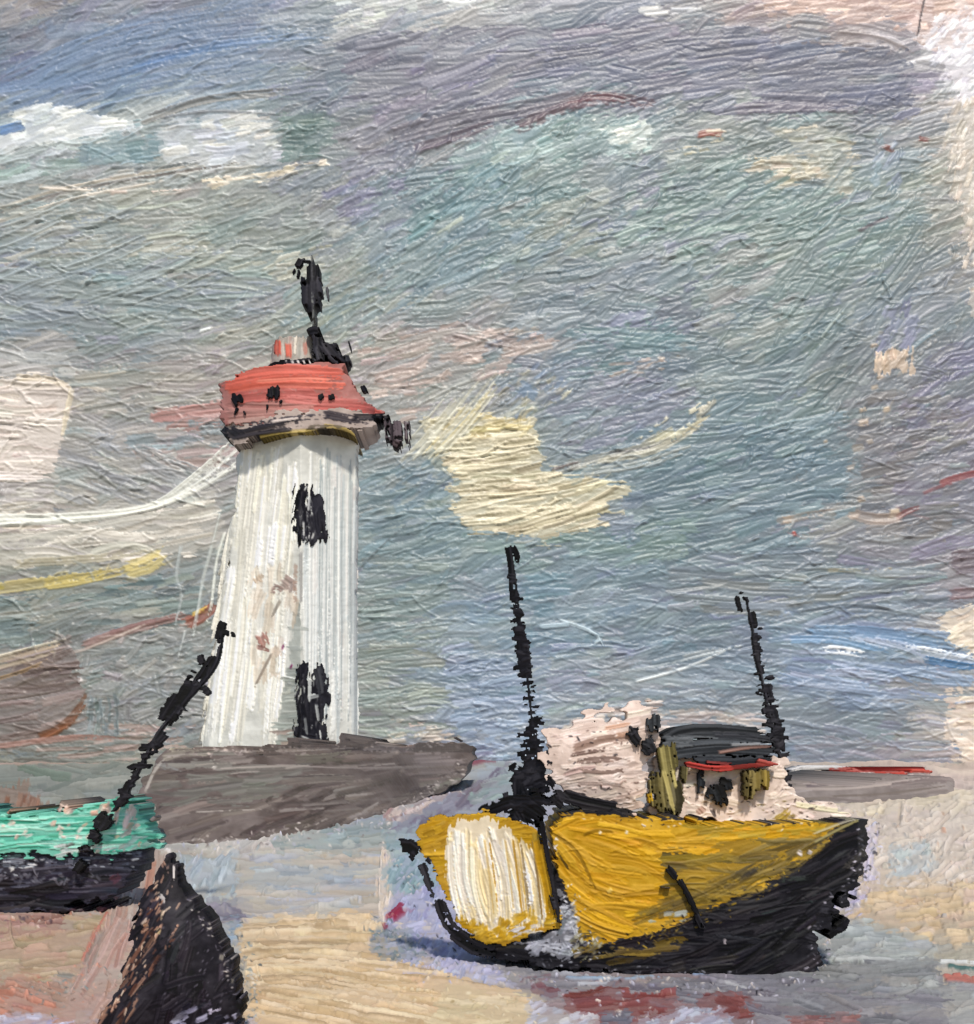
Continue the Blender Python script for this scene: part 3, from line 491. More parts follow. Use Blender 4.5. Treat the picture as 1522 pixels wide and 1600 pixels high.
for n, xa, xb, L, w in ((350, -420, 1960, (120, 300), (30, 60)), (800, -40, 1560, (50, 150), (9, 24))):
    for k in range(n):
        x, y = rng.uniform(xa, xb), rng.uniform(1190, 1760); a = math.radians(rng.normal(1, 6)); l = rng.uniform(*L) / 2; dx, dy = math.cos(a), -math.sin(a); b = rng.normal(0, .06) * l
        stroke(G, [(x - dx * l, y - dy * l), (x - dy * b, y + dx * b), (x + dx * l, y + dy * l)], rng.uniform(*w), gtone(x, y) + rng.normal(0, .02) + rng.normal(0, .008, 3), .04, 1.2 * rng.uniform(.5, 1.3), .12, gtone(x + rng.normal(0, 50), y + rng.normal(0, 20)), .9)
def gp(poly, cols, ang=2, **k):
    k.setdefault('fill', .5); patch(G, poly, cols.split(), ang, **k)
def gs(P, w, col, **k): stroke(G, P, w, col, **k)
# sea behind the teal boat and beyond the jetty
gp([(-100, 1190), (240, 1190), (230, 1262), (-100, 1268)], '868c85 8b9088 80877f 929389', 1, L=(70, 150), w=(7, 14), thick=1.5)
gp([(-100, 1232), (40, 1228), (70, 1268), (-100, 1275)], '97705c 8d7060', 80, L=(14, 30), w=(7, 13), dry=.3)
gs([(-20, 1196), (80, 1193), (180, 1195)], 7, 'b0998e', dry=.3)
gp([(600, 1305), (640, 1270), (720, 1236), (790, 1196), (800, 1216), (740, 1260), (650, 1300)], '7d7786 8a8794 746e7e 857c86', 32, L=(30, 70), w=(7, 14), dry=.15)
gp([(726, 1240), (790, 1205), (820, 1210), (800, 1250), (740, 1266)], '8d9fa0 96a3a2 a3a9a9', 10, L=(18, 50), w=(6, 12))
gp([(600, 1268), (700, 1230), (716, 1236), (640, 1280), (600, 1288)], 'd3c3ba cdbbb2 9a7f7c', 26, L=(14, 40), w=(5, 10), dry=.3)
gs([(730, 1196), (760, 1190), (790, 1188)], 9, '7d4a55', dry=.2)
# between jetty and sand
gp([(330, 1312), (430, 1300), (440, 1335), (340, 1345)], 'c4bcb4 b9b6b3 d0c4ba', 30, L=(14, 36), w=(6, 12), thick=2)
gp([(420, 1310), (600, 1285), (640, 1320), (600, 1345), (440, 1345)], '93a0a0 9aa39e a3a79f', 8, L=(25, 70), w=(7, 14))
gp([(280, 1345), (370, 1335), (374, 1405), (302, 1408), (284, 1385)], 'aab4b8 bcc3c6 a0abb0', 60, L=(15, 44), w=(7, 14), thick=1.8)
gp([(300, 1398), (380, 1395), (390, 1445), (340, 1450)], '7f7a88 8a8490 8f95a0', -2, L=(25, 60), w=(6, 12))
gp([(340, 1440), (376, 1432), (372, 1500), (350, 1480)], '93a3b3 8e9fb0', 10, L=(14, 36), w=(6, 12))
gp([(368, 1345), (470, 1332), (600, 1328), (612, 1380), (600, 1440), (380, 1440)], 'c2b49f b5b3a8 b9aea0 a9abb0', 1, L=(70, 150), w=(7, 14), thick=2, dry=.12, da=3)
gp([(400, 1360), (560, 1355), (560, 1392), (400, 1400)], 'a5adb3 aab0b3 9fa6a9', 1, L=(50, 110), w=(7, 13), thick=1.6)
gp([(590, 1330), (610, 1335), (614, 1400), (604, 1438), (590, 1436)], 'dac9b8 e0d2c4', 88, L=(15, 40), w=(6, 11), thick=2.6)
gp([(372, 1446), (580, 1430), (590, 1450), (570, 1500), (640, 1530), (700, 1532), (830, 1560), (820, 1660), (380, 1660), (376, 1520)], 'cdb28c d3b993 c9ad88 d6be9c', lambda x, y: np.interp(y, [1440, 1520, 1600], [2, -5, -8]), L=(80, 180), w=(9, 18), thick=2.2, dry=.06, da=3, edge=8, fill=.8)
for k in range(120):
    x = rng.uniform(372, 640); y = rng.uniform(1445, 1600); l = rng.uniform(40, 150); b = np.interp(y, [1440, 1520, 1600], [-3, 7, 12]); gs([(x, y - b), (x + l / 2, y - b * .2), (x + l, y + b * l / 120)], rng.uniform(3, 6), pick(['e0cda9', 'd9c4a0', 'b39a74', 'c2a880', 'a48c6a', 'ddc9ab']), thick=2.4, dry=.2, alpha=.8)
for k in range(22):
    y = 1440 + k * 5 + rng.normal(0, 1.5); gs([(376, y), (470, y - 5), (575, y - 4 + k * .8)], rng.uniform(2.5, 4), pick(['d9c6a5', 'dcc9a8', '9a8468', 'a08a6c']), thick=2.2, dry=.2, alpha=.75)
gp([(700, 1540), (830, 1560), (830, 1640), (640, 1640)], 'cdbd98 d0c09c c6b594', -4, L=(40, 90), w=(8, 14))
gp([(630, 1335), (680, 1372), (704, 1440), (756, 1490), (810, 1545), (700, 1528), (625, 1505), (596, 1450), (612, 1400)], 'a9aac8 b1b2cc 9ea2bf adb0c6', 50, L=(14, 44), w=(7, 14), thick=1.8, edge=8, da=25)
gp([(600, 1300), (660, 1330), (690, 1375), (640, 1400), (612, 1395)], '8fa6aa 97abb0 889fa5', 55, L=(15, 44), w=(7, 13))
gp([(590, 1445), (640, 1462), (670, 1500), (600, 1500), (580, 1480)], '6f7d80 7a858a a5a9b5', 10, L=(8, 24), w=(5, 9), dry=.4)
gs([(604, 1450), (618, 1432), (640, 1418)], 20, '8e2a42', dry=.25, thick=2); gs([(598, 1446), (606, 1456)], 8, '8a3a4c')
# right beach
gp([(1340, 1285), (1368, 1290), (1380, 1400), (1350, 1400)], 'cfc7d6 c9c2d0', 80, L=(15, 40), w=(7, 14))
gp([(1230, 1250), (1330, 1262), (1480, 1245), (1600, 1215), (1600, 1400), (1370, 1385), (1365, 1290), (1240, 1285)], 'd3c6b8 d0c2b2 d8cbbb cabfb2', 20, L=(20, 60), w=(8, 16), thick=1.8, da=25)
gp([(1380, 1320), (1450, 1310), (1460, 1365), (1390, 1370)], 'b9bdba bdbfba aeb5b4', 20, L=(14, 40), w=(7, 13), da=30)
gp([(1300, 1255), (1522, 1240), (1522, 1262), (1330, 1275)], 'd3c6ae cfc2aa', 5, L=(25, 60), w=(6, 12))
gp([(1340, 1385), (1600, 1380), (1600, 1480), (1350, 1485), (1330, 1440)], 'cbb28e c6ad8c d0b996 c9b49c', 4, L=(25, 70), w=(8, 15), thick=2)
gp([(1270, 1390), (1350, 1375), (1345, 1430), (1290, 1440)], 'b5b0c6 bdb8cc a9a6b8', 25, L=(12, 36), w=(6, 12), dry=.2)
gp([(1260, 1440), (1350, 1440), (1470, 1478), (1460, 1510), (1280, 1512)], 'a7aca8 adb2ad a0a5a4', 3, L=(25, 70), w=(7, 14))
gp([(1230, 1505), (1470, 1498), (1480, 1555), (1220, 1572)], '808184 7a7b80 87888a 8c8e8e', 1, L=(60, 130), w=(8, 16), thick=1.3)  # grey patch painted on the sand as the boat's cast shadow
gp([(1400, 1540), (1600, 1520), (1600, 1660), (1380, 1660)], '9a9e9c a5a6a2 918f90', 6, L=(50, 110), w=(9, 18))
for P, w, c in (([(1470, 1530), (1500, 1530), (1540, 1538)], 12, 'b26a5e'), ([(1480, 1512), (1510, 1516), (1545, 1514)], 7, '4c6a66'), ([(1465, 1506), (1500, 1506), (1540, 1509)], 7, 'd6d8d4'), ([(1300, 1502), (1360, 1500), (1400, 1502)], 5, 'b9bcba'), ([(1470, 1300), (1480, 1302)], 8, 'cfa58c'), ([(1500, 1408), (1530, 1408)], 22, 'cbb3a0'), ([(1440, 1340), (1460, 1330)], 8, '96a09c')): gs(P, w, c, dry=.15, thick=2)
# strip below the yellow boat
gp([(760, 1505), (880, 1525), (1280, 1532), (1220, 1572), (860, 1562), (800, 1540)], '85848a 7d7c84 8d8c92 7a7b82', -2, L=(40, 100), w=(7, 14), thick=1.4)
gp([(870, 1552), (960, 1540), (1060, 1542), (1056, 1580), (960, 1600), (890, 1582)], '85504f 7a4a4c 8c5650', 3, L=(40, 90), w=(8, 16), thick=1.8)
gp([(1070, 1556), (1180, 1550), (1180, 1588), (1100, 1590)], '8a5450 80504e', 2, L=(30, 70), w=(8, 14), thick=1.8)
gp([(820, 1535), (870, 1540), (870, 1556), (830, 1552)], '7d5a60 75555a', 4, L=(15, 40), w=(6, 11))
gp([(1000, 1600), (1060, 1578), (1140, 1578), (1170, 1640), (1000, 1640)], 'b4b7c6 bcbecb a9adb9', 20, L=(15, 44), w=(7, 14))
gp([(826, 1562), (890, 1585), (950, 1602), (960, 1640), (830, 1640)], 'b9b9c2 c2bfbb adb0b9', 20, L=(15, 44), w=(7, 14))
gp([(940, 1578), (990, 1580), (1000, 1640), (950, 1640)], '6f6f7a 777680', 2, L=(18, 40), w=(8, 14))
gp([(1170, 1552), (1480, 1556), (1480, 1660), (1180, 1660)], '7e7b80 848288 78767c 8d8a8c', -6, L=(60, 140), w=(9, 18), thick=1.4)
gp([(1230, 1585), (1340, 1590), (1340, 1640), (1230, 1640)], '96706c 8d6a68', 4, L=(25, 60), w=(7, 12), dry=.3)
for P, w, c in (([(880, 1530), (960, 1532), (1040, 1528)], 6, '8a9fb4'), ([(900, 1540), (960, 1536)], 5, 'b9bdc4'), ([(1130, 1535), (1150, 1540), (1170, 1545)], 5, 'c9cacb'), ([(860, 1520), (940, 1530), (1010, 1526)], 5, 'a5a7ae'), ([(1080, 1522), (1120, 1526)], 6, '7f96b4')): gs(P, w, c, dry=.3, thick=2)
# left beach
gp([(-100, 1440), (120, 1432), (190, 1420), (150, 1500), (110, 1540), (-100, 1545)], 'b29a7c a99a80 b5927f b8a587', 4, L=(50, 110), w=(7, 14), thick=1.6)
gp([(-100, 1430), (100, 1428), (100, 1460), (-100, 1462)], 'a8847a b08c80 9d7a72', 3, L=(40, 80), w=(7, 12), dry=.2)
gp([(-100, 1535), (60, 1530), (140, 1560), (110, 1600), (-100, 1620)], 'b97a66 c0846e b08a7a a98f82', -14, L=(40, 90), w=(8, 16), thick=1.8)
gp([(30, 1540), (120, 1520), (150, 1560), (100, 1580)], 'ad9080 94948c b59784', -20, L=(20, 60), w=(6, 12), dry=.25)
gp([(-100, 1590), (60, 1582), (120, 1600), (120, 1660), (-100, 1660)], 'b9b6cc c0bccb b3a5a8', 10, L=(20, 60), w=(7, 14))
gs([(38, 1555), (46, 1558)], 14, 'c98d78', thick=4)
gp([(215, 1332), (268, 1330), (262, 1362), (226, 1400), (206, 1440), (202, 1490), (150, 1600), (90, 1600), (120, 1520), (180, 1420)], 'b89488 c2a294 a99a90 bd9c90 b3a59a', lambda x, y: np.interp(y, [1330, 1450, 1600], [82, 68, 60]), L=(60, 140), w=(6, 11), thick=1.8, dry=.15, da=4)
for P, w, c in (([(170, 1425), (130, 1500), (122, 1520)], 6, 'bf7666'), ([(150, 1450), (128, 1505)], 5, 'c98878'), ([(190, 1402), (150, 1410), (120, 1430)], 7, 'b0706a'), ([(240, 1340), (232, 1390), (222, 1420)], 12, 'c08a74')): gs(P, w, c, dry=.2, thick=2)
gp([(260, 1578), (330, 1575), (400, 1600), (400, 1660), (260, 1660)], 'b5b3cc bdbbd2 a8a6ba', 20, L=(14, 40), w=(7, 13), thick=2)
gp([(330, 1480), (372, 1470), (392, 1560), (384, 1600), (360, 1600)], 'a9aa9c 8d9698 b9ab96', 80, L=(14, 36), w=(5, 10), dry=.3)
ridges(G, 500, 0, 1260, 1522, 1640, 4, 25)
PALE = ['d9d2cc', 'c9c4cf', 'bcbccb', 'e2d8cc', 'd6c6b8']
flecks(G, [(270, 1340), (340, 1325), (440, 1312), (560, 1296), (650, 1262), (730, 1212)], PALE + ['8a7f7a', '9aa5a5'], 170, 8)
flecks(G, [(600, 1330), (650, 1400), (720, 1490), (860, 1535), (1060, 1540), (1270, 1540)], PALE + ['5a5a60', '35343a', 'a9aac8', '8d8f9c'], 200, 9)
flecks(G, [(1280, 1530), (1300, 1440), (1350, 1390), (1372, 1290)], PALE + ['4a494f', '35343a', 'd3c6d8'], 130, 9)
flecks(G, [(370, 1440), (390, 1520), (392, 1600)], ['7d8a8a', 'd6c6a8', '5f6668', 'c9bfae', '9aa5ac'], 110, 9)
flecks(G, [(590, 1450), (650, 1490), (700, 1520)], ['6f7d80', 'dcc8a8', 'a9aac8', '5f6a70'], 90, 12)
flecks(G, [(0, 1440), (120, 1432), (200, 1400)], ['4a3a40', 'c98d78', 'd9c6b8', '6a5a60'], 70, 6)
flecks(G, [(0, 1560), (100, 1550), (160, 1530)], ['d09078', '7d8a88', 'd9a890', '8d7468'], 80, 16)
flecks(G, [(1380, 1260), (1450, 1330), (1500, 1400)], ['e0d4c6', 'd9cbb8', 'b5b0aa', 'c4a892'], 140, 40)
flecks(G, [(860, 1560), (1000, 1590), (1180, 1570)], PALE + ['6a4448', 'a09aa2'], 40, 14)
flecks(G, [(640, 1560), (760, 1580), (830, 1600)], ['e0d0ac', 'b5a078', 'd6c8a8'], 60, 14)

sand = paint_material('ground_paint', .75, .06, .35, 6., .04)
X, Y = G.xs(), G.ys()
gdist = EYE * F / (Y - HZ)                     # metres from the eye to each row of the beach
PX, DY = np.meshgrid(X, gdist)
h = RELIEF * (soften(G.h) + rumple(G, .4))
z = h * DY / F * np.clip(DY / 6., 2.2, 4.)
idx = np.arange(PX.size).reshape(PX.shape)
q = np.stack([idx[:-1, :-1], idx[1:, :-1], idx[1:, 1:], idx[:-1, 1:]], -1).reshape(-1, 4)
ground = link_mesh('ground', np.stack([(PX - CX) / F * DY, DY, z], -1).reshape(-1, 3), q, G.rgb.reshape(-1, 3), sand); ground['kind'] = 'structure'
me = bpy.data.meshes.new('far_ground'); me.from_pydata([(-900, -60, -.3), (900, -60, -.3), (900, 900, -.3), (-900, 900, -.3)], [], [(0, 1, 2, 3)])
base = bpy.data.objects.new('terrain', me); COL.objects.link(base); base['kind'] = 'structure'
tm = bpy.data.materials.new('terrain_sand'); tm.use_nodes = True; nt = tm.node_tree
nz = nt.nodes.new('ShaderNodeTexNoise'); nz.inputs['Scale'].default_value = .4; rp = nt.nodes.new('ShaderNodeValToRGB')
rp.color_ramp.elements[0].color = (.30, .27, .22, 1); rp.color_ramp.elements[1].color = (.45, .38, .28, 1)
nt.links.new(nz.outputs['Fac'], rp.inputs['Fac']); nt.links.new(rp.outputs['Color'], nt.nodes['Principled BSDF'].inputs['Base Color']); me.materials.append(tm)

#@@THINGS
def px_m(Y): return Y / F
def bulge(Y0, depth, R):
    """rounded body: metres from the outline inwards"""
    def f(x, y, sd): t = np.clip(sd / R, 0, 1); return Y0 - depth * np.sqrt(np.maximum(0, 1 - (1 - t) ** 2))
    return f
def bulge_back(Y0, depth, R):
    def f(x, y, sd): t = np.clip(sd / R, 0, 1); return Y0 + .02 + depth * np.sqrt(np.maximum(0, 1 - (1 - t) ** 2))
    return f
BLK = ['232228', '2a292f', '1f1e23', '35343a']

# ------------------------------------------------------------------ headland
oil = paint_material('oil_paint', .55, .14, .3, 14., .05)
far_oil = paint_material('far_oil_paint', .55, .15, .3, 1.2, .05)
thick_black = paint_material('black_oil_paint', .6, .16, .35, 16., .1)
C = Coat(1195, 1195, 1520, 1280, 1.2)
head_foot = interp([1200, 1340, 1420, 1480, 1510], [83, 82, 88, 98, 104])
block(C, [(1205, 1250), (1228, 1217), (1350, 1219), (1440, 1211), (1488, 1210), (1500, 1228), (1490, 1258), (1420, 1266), (1340, 1272), (1230, 1270)], '8d827b', 9)
patch(C, [(1205, 1250), (1228, 1217), (1350, 1219), (1440, 1211), (1488, 1210), (1500, 1228), (1490, 1258), (1420, 1266), (1340, 1272), (1230, 1270)], '8d827b 7f736d 978c85 857972'.split(), 3, L=(60, 130), w=(6, 11), da=3, cover=False, thick=1.7)
for P, w, c in (([(1240, 1232), (1320, 1232), (1420, 1222)], 4, 'b0a298'), ([(1250, 1224), (1340, 1226), (1460, 1214)], 4, 'a89a92'), ([(1300, 1244), (1380, 1240), (1480, 1228)], 4, '75695f')): stroke(C, P, w, c, dry=.2, cover=False, thick=2)
o = solid('headland', C, lambda x, y, s: head_foot(x) + 5 * np.clip(EYE - (y - HZ) / F * head_foot(x), 0, 3), lambda x, y, s: 122 + 0 * x, far_oil, close=3); o['kind'] = 'structure'

# ------------------------------------------------------------------ jetty
jx = np.arange(100, 800.); jv = np.convolve(np.pad(np.interp(jx, [150, 265, 430, 520, 600, 660, 730], [43, 43.5, 47, 54, 66, 84, 112]), 60, mode='edge'), np.ones(121) / 121, 'valid')
jet_foot = interp(jx, jv)
def jet_y(x, y): return jet_foot(x) + 4.5 * np.clip(EYE - (y - HZ) / F * jet_foot(x), 0, 3.2)
J = [(214, 1240), (222, 1205), (262, 1176), (320, 1170), (400, 1172), (450, 1164), (560, 1160), (640, 1160), (734, 1157), (732, 1206), (694, 1232), (652, 1260), (606, 1278), (560, 1290), (520, 1300), (470, 1306), (430, 1316), (380, 1322), (330, 1332), (275, 1344), (262, 1328), (250, 1290), (240, 1262)]
C = Coat(200, 1145, 745, 1345, 1.25)
block(C, J, '6b5f59', 12)
patch(C, J, '6b5f59 776b62 5d514c 7d726b'.split(), lambda x, y: np.interp(y, [1160, 1220, 1320], [2, 6, 28]), L=(60, 140), w=(9, 18), thick=1.6, da=5, cover=False)
patch(C, [(226, 1205), (330, 1175), (460, 1190), (520, 1215), (380, 1260), (240, 1255)], '77736b 7d7a70 6f6a62'.split(), 4, L=(60, 130), w=(7, 13), thick=1.6, cover=False)
patch(C, [(420, 1232), (520, 1225), (560, 1262), (450, 1300), (380, 1310)], '574b46 5e514b 50443f'.split(), 24, L=(40, 90), w=(8, 16), cover=False)
patch(C, [(560, 1160), (725, 1160), (715, 1185), (570, 1184)], '7d716c 75685f 837771'.split(), 0, L=(50, 110), w=(6, 11), cover=False)
for P, w, c in (([(226, 1240), (242, 1205), (262, 1180)], 5, 'b3aca0'), ([(300, 1196), (360, 1192), (390, 1196)], 4, 'a59c90'), ([(330, 1202), (340, 1196)], 6, 'cfc6ba'), ([(430, 1195), (560, 1200), (690, 1196)], 3, '8d827c'), ([(440, 1214), (560, 1210)], 3, '4f4643'), ([(320, 1172), (400, 1174), (560, 1168)], 4, '9a8f86'), ([(250, 1186), (290, 1176), (330, 1176)], 12, '9b9484'), ([(260, 1174), (280, 1168), (300, 1170)], 9, 'b3ab96'), ([(620, 1166), (690, 1162), (722, 1164)], 6, 'b59a8c')): stroke(C, P, w, c, dry=.2, cover=False, thick=2)
for k in range(60):
    t = rng.random(); x = 262 + 460 * t; y = np.interp(x, [262, 330, 430, 520, 604, 650, 722], [1328, 1322, 1306, 1290, 1268, 1250, 1196]) + rng.normal(0, 5); a = math.radians(22 + rng.normal(0, 12)); l = rng.uniform(10, 34)
    stroke(C, [(x - l * math.cos(a), y + l * math.sin(a)), (x + l * math.cos(a), y - l * math.sin(a))], rng.uniform(5, 11), pick(['5e524c', '6b5f59', '8a7f79', '574b46', '9a9088']), .06, 1.6, .35, rag=1.6)
for k in range(16):
    y = rng.uniform(1160, 1205); stroke(C, [(640, y + 2), (700, y), (rng.uniform(715, 745), y - 2)], rng.uniform(6, 12), pick(['7d716c', '75685f', '8a7d78']), .06, 1.5, .35, rag=1.8)
for k in range(26):
    x = rng.uniform(230, 620); y = rng.uniform(1176, 1270); l = rng.uniform(40, 130); stroke(C, [(x, y + 3), (x + l / 2, y), (x + l, y - 2)], rng.uniform(2.5, 5), pick(['8f857d', '9c9288', '4f4541', '857b74', '5a4f4a']), .05, 2.2, .25, cover=False)
ridges(C, 90, 220, 1170, 720, 1300, 4, 10)
flecks(C, [(265, 1325), (430, 1304), (560, 1284), (650, 1250), (725, 1200)], ['9a8f88', 'c9bdb2', '4f4541', '857a74'], 150, 7)
flecks(C, [(300, 1178), (450, 1170), (720, 1164)], ['b5a89e', '9a8d86', 'c9b8aa'], 80, 4)
o = solid('stone_jetty', C, lambda x, y, s: jet_y(x, y) - .3 * np.sqrt(np.clip(s / 40, 0, 1)), lambda x, y, s: np.maximum(jet_foot(x) + 46, jet_y(x, y) + 5), far_oil, None, 1.6, blur=10, close=2)
o['label'] = 'dark brown-grey stone jetty under the white lighthouse'; o['category'] = 'jetty'

# ------------------------------------------------------------------ lighthouse
LY = 82.
lx, _, _ = world(440, 1172, LY)
house = thing('lighthouse', (lx, LY, 3.2), 'white round lighthouse with red lantern room and black spire on the brown jetty', 'lighthouse')
HO = (lx, LY, 3.2)
k_l = px_m(LY)
tc = interp([660, 690, 1176], [468, 468, 437]); tr = interp([660, 690, 900, 1176], [94, 94, 104, 121])
def tower_y(x, y):                                     # two broad flat faces meeting at an upright edge
    e = 470 + 0 * x; lw = e - (tc(y) - tr(y)); rw = (tc(y) + tr(y)) - e
    t = np.where(x < e, (e - x) / lw, (x - e) / rw)
    return LY - k_l * (tr(y) * .62 * (1 - np.clip(t, 0, 1)) + 14 * np.sqrt(np.clip((1 - t) / .06, 0, 1)))
C = Coat(300, 655, 580, 1185, 1.15)
TP = [(376, 690), (400, 680), (470, 672), (545, 680), (562, 692), (561, 800), (558, 1000), (558, 1178), (314, 1178), (320, 1120), (332, 1040), (346, 960), (362, 820), (372, 740)]
block(C, TP, 'd6d6ce', 5, 90)
for k in range(95):                                   # bright left face: long bristle pulls fanning to the foot
    t = rng.random(); a = rng.uniform(0, .75) ** 1.2; b = min(1, a + rng.uniform(.15, .5))
    top, bot = (382 + 92 * t, 690), (318 + 116 * t, 1176)
    p = lambda s: (top[0] + (bot[0] - top[0]) * s + rng.normal(0, 1.5), top[1] + (bot[1] - top[1]) * s)
    stroke(C, [p(a), p((a + b) / 2), p(b)], rng.uniform(7, 15), pick(['efece0', 'f4f1e7', 'e4e1d5', 'f6f4ec', 'd9d6c9', 'ece8d6']), .09, rng.uniform(1.2, 2.6), .12, cover=False, rag=2)
for k in range(75):                                   # greyer right face: its shade is painted into the white
    x = rng.uniform(474, 560); a = rng.uniform(690, 1000); b = min(1176, a + rng.uniform(80, 260))
    stroke(C, [(x + (a - 690) * .0, a), (x - 1, (a + b) / 2), (x - 2, b)], rng.uniform(6, 12), pick(['ccd1ce', 'd8dbd7', 'c0c7c6', 'dedfd9', 'c5cac8', 'd2cec9']), .06, rng.uniform(1., 2.2), .15, cover=False, rag=2)
for k in range(22):                                   # loose pulls that overshoot the left outline
    t = rng.uniform(.3, .95); x = 378 - 62 * t; y = 690 + 486 * t
    stroke(C, [(x + 8, y - 40), (x - rng.uniform(0, 6), y), (x - rng.uniform(2, 16), y + rng.uniform(20, 50))], rng.uniform(4, 8), pick(['e4e1d5', 'd9d6c9', 'ece9dd']), .06, 2.4, .2, rag=1.6)
for k in range(26):
    x = rng.uniform(478, 556); stroke(C, [(x, rng.uniform(690, 760)), (x - 1, 900), (x - 2, rng.uniform(1050, 1170))], rng.uniform(2.5, 4.5), pick(['dedfda', 'e4e4de', 'a7afae']), .03, 2.2, .15, cover=False)
block(C, [(466, 940), (470, 1000), (470, 1172), (428, 1172), (440, 1090), (452, 1010)], 'a2a69f', 4, 90, solid=False)
patch(C, [(466, 940), (470, 1000), (470, 1172), (428, 1172), (440, 1090), (452, 1010)], '9fa39c a6aaa2 979c97'.split(), 4, L=(25, 50), w=(6, 12), cover=False)
patch(C, [(430, 1140), (472, 1135), (472, 1174), (428, 1174)], 'a9988f b3a096 9b918b'.split(), 3, L=(20, 44), w=(5, 10), cover=False)
patch(C, [(388, 890), (440, 885), (466, 940), (452, 1000), (436, 1060), (398, 1060)], 'd3c5b2 dacdbb cbbba8 d6cdbf'.split(), 84, L=(30, 70), w=(7, 13), cover=False, alpha=.75)
for P, w, c in (([(436, 905), (452, 915), (448, 928)], 26, '9b8880'), ([(424, 918), (446, 926)], 18, '8f7a72'), ([(402, 898), (412, 912)], 20, 'b7a48f'), ([(406, 985), (412, 1000), (418, 1016)], 20, 'a3766b'), ([(400, 1010), (424, 1016)], 9, '7d5048'), ([(426, 1020), (412, 1046), (396, 1078)], 5, '93877a'), ([(440, 935), (432, 950), (424, 966)], 6, '8d8478'), ([(462, 880), (461, 930), (464, 960)], 8, 'b59c8c'), ([(440, 1016), (444, 1006)], 4, '8a3a6a'), ([(453, 1046), (458, 1036)], 4, '6f2a55'), ([(470, 860), (471, 960)], 6, '9c9a96'), ([(440, 1056), (468, 1062)], 3, 'd9dbd6')):
    stroke(C, P, w, c, dry=.3, cover=False, thick=1.6)
solid('tower', C, lambda x, y, s: tower_y(x, y), lambda x, y, s: 2 * LY - tower_y(x, y), far_oil, house, 1.2, origin=HO, close=1)
def on_tower(name, x0, y0, x1, y1, draws, body, parent=house, proud=.12):
    C = Coat(x0, y0, x1, y1, 1.1)
    for b in body: block(C, b, '2a292f', 11, 80, h=.8)
    q = np.array(body[0]); flecks(C, [tuple(v) for v in q] + [tuple(q[0])], BLK, 46, 4, (2, 5), True, 3, 85, 25)
    flecks(C, [((q[:, 0].min() + 12), q[:, 1].min() + 14), (q[:, 0].mean(), q[:, 1].max() - 8)], ['b9bab6', 'cfcfca', '8f918e'], 34, 9, (2, 4), False, 4, 85, 20)
    for P, w, c, dry in draws: stroke(C, P, w * 1.12, c, .05, 1.6, dry * .7, rag=.4)
    return solid(name, C, lambda x, y, s: tower_y(x, y) - proud, lambda x, y, s: tower_y(x, y) + .4, far_oil, parent, 1., origin=HO)
on_tower('window', 445, 755, 525, 870, [([(474, 764), (468, 785), (463, 808)], 17, '211f26', 0), ([(490, 772), (498, 800), (502, 840)], 22, '33323a', .3), ([(484, 795), (486, 820), (490, 842)], 30, '28272e', .2), ([(470, 805), (468, 830), (468, 862)], 7, '2b2a30', .2), ([(462, 820), (460, 834)], 8, '2b2a30', .1), ([(500, 790), (506, 815)], 10, '302f36', .25), ([(484, 776), (482, 800)], 4, 'b9bab8', .2), ([(474, 815), (474, 845)], 4, 'c6c6c2', .3)], [[(470, 768), (478, 766), (482, 790), (492, 776), (502, 790), (506, 836), (490, 846), (478, 838), (470, 820), (460, 806)]])
on_tower('door', 450, 1025, 530, 1170, [([(476, 1036), (472, 1055), (468, 1076)], 17, '211f26', 0), ([(496, 1040), (502, 1070), (504, 1090)], 16, '45464a', .4), ([(482, 1080), (484, 1110), (486, 1158)], 40, '26252b', .42), ([(468, 1100), (474, 1130), (468, 1160)], 14, '232228', .2), ([(492, 1095), (490, 1120)], 18, '26252b', .2), ([(500, 1130), (506, 1158)], 16, '2b2a30', .3), ([(470, 1150), (490, 1156), (510, 1154)], 14, '2b2a30', .3), ([(480, 1090), (500, 1085)], 8, 'b9bcb9', .4), ([(476, 1120), (480, 1150)], 4, 'b3b6b3', .2), ([(494, 1100), (498, 1128)], 5, 'b3b6b3', .3), ([(484, 1060), (484, 1100)], 6, 'b6b9b5', .2), ([(470, 1150), (488, 1158)], 4, 'c3c5c1', .2), ([(500, 1140), (502, 1160)], 3, 'c3c5c1', .2)], [[(470, 1040), (480, 1036), (484, 1060), (496, 1046), (506, 1060), (512, 1158), (466, 1160), (464, 1090)]])
def round_part(name, coat, cx, R, parent=house, relief=1., yc=LY, dep=1.):
    f = lambda x, y, s: yc - k_l * dep * np.sqrt(np.maximum(16, R ** 2 - (x - cx) ** 2))
    return solid(name, coat, f, lambda x, y, s: 2 * yc - f(x, y, s), far_oil, parent, relief, origin=HO)
